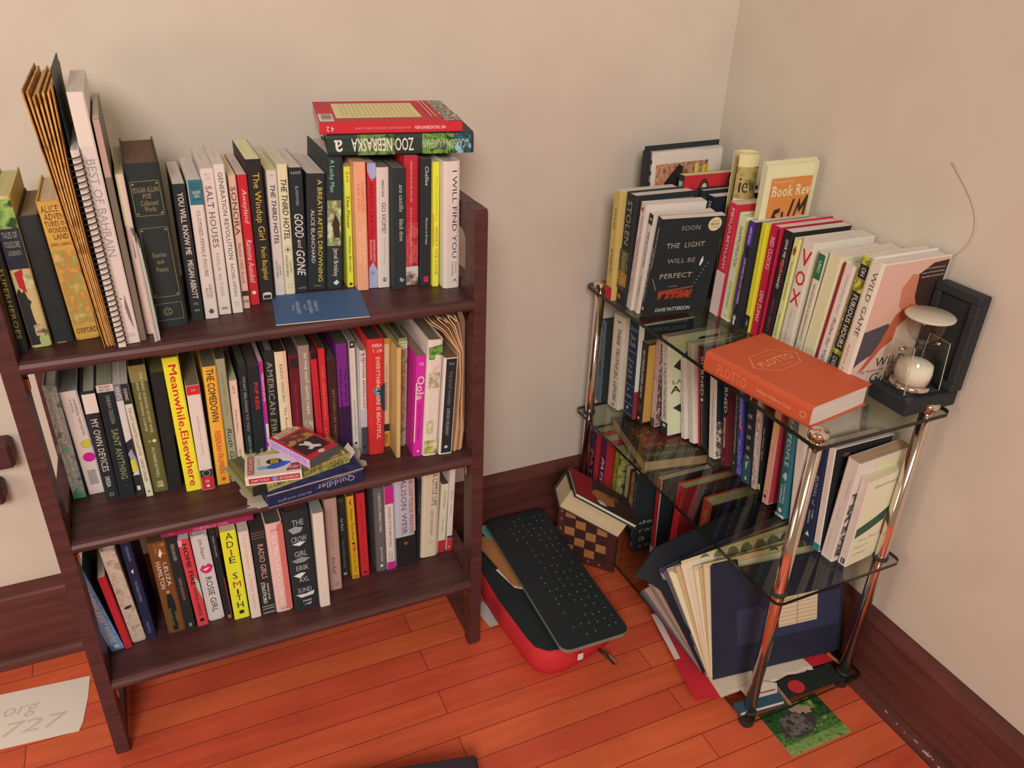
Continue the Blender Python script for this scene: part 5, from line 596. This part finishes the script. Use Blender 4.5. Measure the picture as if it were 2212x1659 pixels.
low('thick black hardcover with an orange red spine on the bottom glass', 1.147, 1.022, 0, .036, .215, .15, 1, 'a83a2a', 'b0a078', [('t', 'MORE', .5, .75, .12, .26, 'c07050', 'h'), ('t', 'LIES', .25, .75, .1, .2, 'c07050', 'h'), ('b', .0, 1, .45, 1, '9c3428'), ('Fb', 0, 1, 0, 1, '25272a'), ('Fe', .35, .5, .08, .02, '5a5854'), ('Ft', 'a memoir', .2, .4, .25, .28, '5a5854', 'h')])
# books lying across those tops
book('thick paperback lying across the bottom row, street photograph on its cover', (.937, 1.262, .2925), yawed(-10, axes((0, 0, -1), (0, 1, 0), (1, 0, 0))) @ Matrix.Rotation(0, 3, 'X'), .025, .16, .2, 0, '3a3228', 'b08a68',
     [('b', .03, .97, .01, .99, 'b8906c'), ('Bn', .0, 1, .0, 1, '33302a,5a4434,2c2a28'), ('Bn', .3, .75, .15, .85, '7a3a2c,a83a30,5a4a38,b0906a'), ('Bt', 'JOSEPH SOUZA', .84, .93, .06, .92, 'a89478', 'u'), ('Bt', 'HURT', .42, .72, .2, .8, 'b03430', 'u')], BG)
book('pale paperback with a curled cover lying beneath the thick street photograph one', (.99, 1.258, .2195), yawed(-14, axes((0, 0, -1), (0, 1, 0), (1, 0, 0))), .018, .13, .14, 0, 'b8a494', 'b8a494', [('Bp', [(.05, .8), (.2, .6), (.35, .75), (.15, .95)], '3a443c')], BG)
# accordion file
af = thing('accordion_file', 'bulging navy accordion file of papers standing on the bottom glass', 'file', (0, 0, 0), (0, 0, 0))
def sheet(pts, key, name, par, th=.0012, decs=None):
    a, b, c, d = [Vector(p) for p in pts]; n = (b-a).cross(d-a).normalized()*th; m = MB()
    m.add([a, b, c, d, a+n, b+n, c+n, d+n], [(0, 1, 2, 3), (7, 6, 5, 4), (1, 0, 4, 5), (2, 1, 5, 6), (3, 2, 6, 7), (0, 3, 7, 4)], key)
    if decs: marks(m, d, c-d, a-d, decs)
    return m.build(name, par)
FZ = .047
# front panel with pocket and label
f0, f1 = Vector((.868, .85, FZ)), Vector((1.165, .813, FZ)); lean_ = Vector((-.016, .05, .262))
m = MB(); u = f1-f0; n_ = u.cross(lean_).normalized()
prof = [(0, 0), (1, 0), (1, .985), (.3, .985), (.29, .9), (.15, .88), (.14, .985), (.02, 1.0), (0, .98)]
prof = [(0, 0), (1, 0), (1, .93), (.23, .93), (.2, .93), (.19, 1), (.02, 1), (0, .98)]
vs = [f0+u*a+lean_*b for a, b in prof]; nn = len(vs)
m.add(vs+[v-n_*.0018 for v in vs], [tuple(range(nn)), tuple(range(2*nn-1, nn-1, -1))]+[(i, nn+i, nn+(i+1) % nn, (i+1) % nn) for i in range(nn)], '252531')
fp = m.build('front_panel', af)
m = MB(); O_ = f0+lean_+n_*.0004
marks(m, O_, u, -lean_, [('p', [(.18, .43), (.36, .43), (.38, .47), (.48, .47), (.5, .43), (.98, .43), (.98, .74), (.18, .74)], '302f40'), ('b', .5, .8, .4, .66, 'c0a080')]+[('b', .5, .8, .43+.035*i, .433+.035*i, '7a6858') for i in range(7)]+[('b', .64, .645, .4, .66, '7a6858')]); m.build('label_card', fp)
rr = random.Random(11); tones = ('c7ae94', 'c0a078', 'b89068', 'c7b48c', 'bfa07c', 'c7a890', 'b08c6c')
for i in range(15):
    a = (i+1)/16; jz = rr.uniform(-.012, .01)
    p0 = Vector((.866-.004*a, .853+.012*a, FZ+.002)); p1 = Vector((1.15, .83+.03*a, FZ+.002))
    top0 = Vector((.852, .903, .3)).lerp(Vector((.762, .952, .288)), a)+Vector((rr.uniform(-.004, .004), 0, jz)); top1 = Vector((1.14, .875, .296)).lerp(Vector((1.11, 1.005, .29)), a)+Vector((0, 0, jz))
    if 4 < i < 9: top0.z += .006
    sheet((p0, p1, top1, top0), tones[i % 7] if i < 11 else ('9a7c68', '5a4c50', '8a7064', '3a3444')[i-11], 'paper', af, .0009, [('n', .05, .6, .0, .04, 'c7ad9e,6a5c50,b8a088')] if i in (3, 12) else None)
for i in range(9):
    a = (i+1)/10; p0 = Vector((.861-.006*a, .868+.012*a, FZ+.002)); p1 = Vector((1.14, .865+.03*a, FZ+.002))
    top0 = Vector((.775, .953, .262)).lerp(Vector((.737, .962, .225)), a)+Vector((rr.uniform(-.003, .003), 0, rr.uniform(-.01, .006))); top1 = Vector((1.1, 1.0, .27))
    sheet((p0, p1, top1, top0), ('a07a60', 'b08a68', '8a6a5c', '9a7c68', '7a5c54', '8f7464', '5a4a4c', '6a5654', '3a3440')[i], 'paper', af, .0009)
m = MB()  # scalloped divider cards
for q in range(2):
    o_ = Vector((.858-.02*q, .91+.02*q, .296)); e_ = Vector((1.13, .885+.03*q, .296))
    for i in range(9):
        c0 = o_.lerp(e_, (i+.3)/9); c1 = o_.lerp(e_, (i+1.1)/9); m.add([c0-Vector((0, 0, .02)), c1-Vector((0, 0, .02)), c1+Vector((0, 0, .003)), c0.lerp(c1, .6)+Vector((0, .001, .014)), c0.lerp(c1, .25)+Vector((0, .001, .012)), c0+Vector((0, 0, .002))], [(0, 1, 2, 3, 4, 5)], '55523c' if q == 0 else '6a6248')
m.build('divider', af)
m = MB()  # back panel: tall navy flap with a rounded, outward bent head
cols = 10; rows_ = [(0, FZ, 0), (.35, .15, 0), (.7, .25, .012), (.9, .29, .02), (1, .318, .03)]; g_ = []
for j, (a, z, bend) in enumerate(rows_):
    for i in range(cols+1):
        s = i/cols; p = Vector((.858, .868, z)).lerp(Vector((1.15, .86, z)), s); q = Vector((.728, .945, z)).lerp(Vector((1.12, 1.03, z)), s)
        v = p.lerp(q, a); rnd = max(0, .12-s)/.12; v.z -= (.05*rnd*rnd) if j == 4 else (.02*rnd*rnd if j == 3 else 0); v.y += bend*(1-s)*.6; g_.append(v)
fs = [(j*(cols+1)+i, j*(cols+1)+i+1, (j+1)*(cols+1)+i+1, (j+1)*(cols+1)+i) for j in range(4) for i in range(cols)]
m.add(g_, fs, '1d1d22'); nq = len(g_); m.add([v+Vector((.002, .004, 0)) for v in g_], [f[::-1] for f in fs], '1d1d22'); m.build('back_panel', af, True)
# papers under the file
t = thing('red_folder', 'red card folder with white edges lying under the accordion file', 'folder', (0, 0, 0))
m = MB(); pts = [(.812, .827), (.865, .816), (1.145, .802), (1.15, .83), (1.09, 1.05), (.858, 1.06)]
m.prism(pts, .0362, .0378, 'b3242c'); m.build('back_cover', t)
m = MB(); m.prism([(.833, .93), (.845, .928), (.872, 1.05), (.858, 1.058)], .0379, .0384, W_); m.build('label', t)
m = MB(); rr = random.Random(5)
for k in range(4):
    z = .0381+k*.0012; e = []
    for i in range(12): e.append((.862+.22*i/11, .815-.014*i/11+rr.uniform(-.004, .003)+.0015*k))
    m.prism(e+[(1.06, 1.0), (.885, 1.03)]+[(.868+rr.uniform(-.003, .003), 1.0-.045*i) for i in range(4)], z, z+.0009, ('c7b0a0', 'b89c88', 'c7ad9e', 'c0a48c')[k])
m.build('paper', t)
t = thing('pamphlet', 'small white book with a blue cover lying flat by the near pole foot', 'book', (.872, .789, .0340), (0, 0, math.radians(-6)))
m = MB(); m.box(.003, .1, -.022, -.0005, .0012, .0098, 'page:c7b8a8'); m.build('pages', t)
m = MB(); m.box(0, .1, -.0235, 0, 0, .001, '34444e'); m.box(0, .1, -.0235, 0, .01, .011, '34444e'); m.box(0, .0022, -.0235, 0, .001, .01, '34444e'); m.build('cover', t)
t = thing('envelope', 'white envelope with a red stripe lying on the bottom glass by the near pole', 'envelope', (0, 0, 0))
m = MB(); m.prism([(.905, .783), (.968, .776), (.983, .795), (.955, .812), (.905, .815)], .0452, .0459, W_); m.prism([(.905, .79), (.968, .7825), (.97, .785), (.906, .793)], .0459, .0461, 'a8262c'); m.build('body', t)
t = thing('postcard', 'glossy dark card with a red dot lying on the bottom glass', 'card', (0, 0, 0))
m = MB(); m.prism([(.985, .762), (1.122, .7555), (1.128, .8), (.99, .807)], .0342, .0350, '262723:.25'); m.add([(1.022+.0175*math.cos(2*PI*i/28), .7795+.0155*math.sin(2*PI*i/28), .03512) for i in range(28)], [tuple(range(28))], 'b52a2c:.25'); m.build('card', t)
t = thing('barcode_card', 'small card with a barcode and green band beside the dark dotted card', 'card', (0, 0, 0))
m = MB(); m.prism([(.958, .792), (.982, .789), (.985, .806), (.961, .81)], .0352, .0358, 'c7b090')
for i in range(7): m.box(.962+.0028*i, .9634+.0028*i, .8, .808, .0358, .0359, K_)
m.prism([(.96, .794), (.982, .7915), (.9825, .7945), (.9605, .797)], .0358, .036, '3a6a34'); m.build('card', t)
for nm, lab, p, q, r, k in (('ruler', 'thin wooden strip sticking out from the glass beside the red dot card', (.984, .812), (.979, .748), .0032, '8a6a4c'), ('ruler', 'short brown wooden strip leaning out of the red folder near the wall', (1.132, .815), (1.147, .775), .0036, '9a5a38')):
    t = thing(nm, lab, 'ruler', (0, 0, 0)); m = MB(); d = Vector((q[0]-p[0], q[1]-p[1], 0)).normalized(); s_ = Vector((-d.y, d.x, 0))*r
    z = .0362 if k == '8a6a4c' else .0465; a, b = Vector((*p, z)), Vector((*q, z-(.008 if z > .04 else 0)))
    m.add([a-s_, a+s_, b+s_, b-s_]+[v+Vector((0, 0, .0016)) for v in (a-s_, a+s_, b+s_, b-s_)], [(3, 2, 1, 0), (4, 5, 6, 7), (0, 1, 5, 4), (1, 2, 6, 5), (2, 3, 7, 6), (3, 0, 4, 7)], k); m.build('strip', t)
# hedgehog photograph on the floor
t = thing('postcard', 'photo postcard of a hedgehog on grass lying on the floor by the rack', 'postcard', (.9285, .6735, .0003), (0, 0, 0))
m = MB(); m.box(0, .1445, 0, .1, 0, .0005, '9a9a80')
marks(m, (0, .1, .0005), (.1445, 0, 0), (0, -.1, 0), [('n', 0, 1, 0, 1, '20301c,2c4a24,1c2418'), ('n', 0, 1, .5, 1, '2f4a24,4f6c34,243c1a,6f7a44'), ('n', .0, 1, .78, 1, '5f7238,7f8a4c,3c5624'), ('n', .55, .85, .03, .28, '8a9a4c,22301a'), ('p', [(.12, .62), (.14, .42), (.24, .26), (.38, .16), (.55, .17), (.68, .28), (.74, .42), (.66, .6), (.5, .72), (.3, .74)], '3c3230'), ('n', .2, .58, .22, .66, '3c3230,6a5a50,2a2422'), ('p', [(.45, .12), (.62, .1), (.78, .26), (.74, .34), (.6, .32), (.48, .22)], '9a7a5c'), ('e', .6, .3, .022, 0, '1c1a18'), ('e', .755, .3, .02, 0, '1c1a18'), ('e', .5, .24, .03, 0, '5a4434')]+[('p', [(.1+.04*i, .95-.02*(i % 3)), (.105+.04*i, .7-.03*(i % 4)), (.115+.04*i, .95)], '5c7638') for i in range(22)], eps=.00005); m.build('print', t)
# ---------------------------------------------------------------- floor between the two
bag = thing('laptop_sleeve', 'red zipped laptop sleeve lying on the floor beside the bookcase', 'bag', (0, 0, 0))
m = MB(); base = [(.556, 1.07), (.562, 1.036), (.585, 1.014), (.62, 1.008), (.675, 1.022), (.72, 1.03), (.76, 1.05), (.775, 1.1), (.775, 1.38), (.76, 1.42), (.56, 1.42), (.545, 1.38), (.545, 1.2)]
def offs(p, k): cx, cy = .66, 1.22; return [((x-cx)*k+cx, (y-cy)*k+cy) for x, y in p]
L_ = [(offs(base, .93), .0015), (offs(base, .99), .012), (offs(base, 1.0), .03), (offs(base, .985), .05), (offs(base, .95), .062), (offs(base, .93), .064)]
n = len(base); vs = [(x, y, z) for p, z in L_ for x, y in p]
m.add(vs, [tuple(range(n-1, -1, -1))]+[(l*n+j, l*n+(j+1) % n, (l+1)*n+(j+1) % n, (l+1)*n+j) for l in range(len(L_)-1) for j in range(n)], 'b0262a:.6')
m.add([(x, y, .0635) for x, y in offs(base, .935)], [tuple(range(n))], '232425'); sl = m.build('shell', bag, True)
m = MB(); m.box(.648, .66, 1.0075, 1.0095, .034, .05, W_); m.build('tag', bag)
m = MB(); m.tube([(.705, 1.02, .03), (.712, 1.006, .026), (.722, .996, .016), (.729, .994, .006), (.733, 1.0, .004)], .0035, '2c2a28:.3', 8); m.tube([(.718, 1.0, .03), (.727, .99, .018), (.731, .987, .008)], .0022, '8a4a3c', 6); m.build('zip_pull', bag, True)
t = thing('envelope', 'tan padded envelope with white papers poking out under the black keyboard', 'envelope', (0, 0, 0))
m = MB(); m.prism([(.575, 1.4), (.6, 1.23), (.611, 1.216), (.63, 1.214), (.66, 1.25), (.66, 1.41)], .0665, .072, 'a0643c'); m.build('envelope', t)
m = MB(); m.prism([(.585, 1.29), (.601, 1.222), (.62, 1.207), (.65, 1.212), (.66, 1.3)], .0648, .0662, W_); m.build('paper', t)
m = MB(); m.prism([(.6, 1.44), (.606, 1.39), (.66, 1.37), (.66, 1.44)], .0725, .0735, '5a8a78'); m.build('paper', t)
t = thing('paper_sheet', 'strip of white printed paper sticking out beside the red sleeve', 'paper', (0, 0, 0))
m = MB(); m.prism([(.519, 1.27), (.531, 1.193), (.556, 1.192), (.548, 1.27)], .0004, .0011, 'b8a49c'); m.build('sheet', t)
m = MB(); m.tube([(.55, 1.31, .05), (.538, 1.3, .06), (.531, 1.285, .085), (.53, 1.288, .11), (.532, 1.31, .127), (.536, 1.335, .132), (.545, 1.37, .12), (.552, 1.38, .06)], .0055, '8f2228:.6', 8); m.build('handle', bag, True)
kb = thing('keyboard', 'flat black computer keyboard with pale key legends leaning on the red sleeve', 'keyboard', (.6075, 1.0, .0735), Matrix.Rotation(math.radians(-9), 3, 'Z') @ Matrix.Rotation(0, 3, 'X'))
kb.rotation_euler = (math.radians(.4), 0, math.radians(-1.2))
m = MB(); r = .02; kx, ky = .155, .438
pts = arc(kx-r, ky-r, r, 0, 90, 5)+arc(r, ky-r, r, 90, 180, 5)+arc(r, r, r, 180, 270, 5)+arc(kx-r, r, r, 270, 360, 5)
m.prism(pts, 0, .009, '242525:.42', 'z', '6f6a58:.25'); m.build('body', kb)
rr = random.Random(8); kbm = []
rowsK = [(.138, 14), (.121, 14), (.103, 14), (.085, 13), (.067, 12), (.049, 8)]
for ri, (x, nk) in enumerate(rowsK):
    m = MB()
    for i in range(18):
        y = ky-.022-.0228*i; m.box(x-.0072, x+.0072, y-.0098, y+.0098, .009, .0099, '252626:.4', .0003)
        q = rr.random()
        if (ri == 5 and 3 < i < 9) or q > .86: continue
        s1, s2 = (.0011, .0011) if q < .6 else ((.0005, .0022) if q < .72 else (.0022, .0005)); ox, oy = rr.uniform(-.003, .003), rr.uniform(-.004, .004)
        m.add([(x+ox-s1, y+oy-s2, .00998), (x+ox+s1, y+oy-s2, .00998), (x+ox+s1, y+oy+s2, .00998), (x+ox-s1, y+oy+s2, .00998)], [(0, 1, 2, 3)], 'a89c88')
    m.build('key_row', kb)
# chess board box with thick books on it
cy_ = math.atan2(-.1, .088)
t = thing('chess_box', 'folded brown wooden chess board box standing behind the keyboard', 'chess set', (.772, 1.352, .0004), (0, 0, cy_))
m = MB(); CW, CH, CD = .15, .155, .014; m.box(0, CW, 0, CD, 0, CH, '4a2620', .002)
dk = []
marks(m, (0, 0, CH), (CW, 0, 0), (0, 0, -CH), [('b', .13, .86, .02, .86, '3f2320')]+[('b', .135+.18*c, .135+.18*c+.168, .03+.165*r_, .03+.165*r_+.15, 'a0643a') for r_ in range(5) for c in range(4) if (r_+c) % 2 == 0]+[('t', s, .05, .09, .06+.165*i, .12+.165*i, '8a7a68', 'h') for i, s in enumerate('87654')]+[('t', s, .2+.18*i, .24+.18*i, .88, .93, '8a7a68', 'h') for i, s in enumerate('abcd')]); m.build('board', t)
P1 = Vector((.714, 1.251, .2345)); ux = Vector((.779, -.378, -.5)).normalized(); uz = Vector((.517, -.065, .854)); uz = (uz-ux*uz.dot(ux)).normalized(); uy = uz.cross(ux)
ro = axes(uz, -uy, ux); D_ = .093; th = .052; o_ = P1+uy*D_
book('thick hardcover resting on the chess box with its pages towards the keyboard', o_, ro, th, .163, D_, 1, '3a2a28', 'c0a07c', [('n', .02, .98, .02, .98, '3a2a28,5a3a30')], None)
book('hardcover with a red and gold pictured jacket lying on the tilted thick book', o_+uz*(th+.0012)+ux*.002, ro, .0105, .163, D_+.035, 1, '2c2624', 'c7b8a0', [('n', 0, 1, 0, 1, '8a1f24,2c2624')]+[('Fn', .0, 1, .0, 1, '2c2624,4a2c24,2a2422'), ('Fp', [(0, .62), (.6, .7), (1, .66), (1, 1), (0, 1)], '8a2026'), ('Fp', [(.35, .3), (.75, .35), (.95, .6), (.6, .72), (.4, .6)], '9a6238'), ('Fp', [(.8, .55), (.92, .5), (.95, .62), (.84, .66)], 'c7b8a8'), ('Fp', [(.3, .25), (.5, .22), (.45, .5)], '7a4428')], None)
# sheet of paper at the picture's edge, dark lid at the front, wooden pegs on the wall
t = thing('paper_sheet', 'white sheet of paper with faint handwriting lying on the floor outside the bookcase', 'paper', (0, 0, 0))
m = MB(); m.prism([(-.52, 1.4), (-.2645, 1.376), (-.268, 1.32), (-.276, 1.262), (-.2825, 1.243), (-.42, 1.255), (-.53, 1.262)], .0005, .0012, 'cbb1a2')
O_ = Vector((-.5, 1.398, .0012)); marks(m, O_, Vector((.23, -.022, 0)), Vector((-.014, -.135, 0)), [('t', 'org', .38, .66, .3, .52, 'b39a8c', 'hi'), ('t', '1727', .3, .9, .58, .8, 'b39a8c', 'hi')], eps=.0002); m.build('sheet', t)
t = thing('storage_box', 'dark lid corner of a box at the front edge of the floor', 'box', (0, 0, 0))
m = MB(); m.box(0, .3, -.3, 0, .0005, .05, '33262c:.35', .006); m.build('lid', t); t.location = (.078, .943, 0); t.rotation_euler = (0, 0, math.radians(-12.5))
for lab, x, z, sx, sz in (('dark wooden wall block, the higher of two on the bare wall', -.36, .458, .064, .054), ('dark wooden wall block, the lower of two on the bare wall', -.39, .385, .062, .045)):
    t = thing('wall_block', lab, 'wall block', (x, WY, z)); m = MB(); m.box(0, sx, -.04, -.0005, 0, sz, '4a2a26', .006); m.build('block', t)
t = thing('cable', 'thin pale wire looping out along the wall above the black stand', 'cable', (0, 0, 0))
m = MB(); m.tube([(WX-.002, .905-.075*math.sin(a*PI/12), .845+.19*a/12) for a in range(13)], .0009, 'b89c84', 6); m.build('wire', t, True)
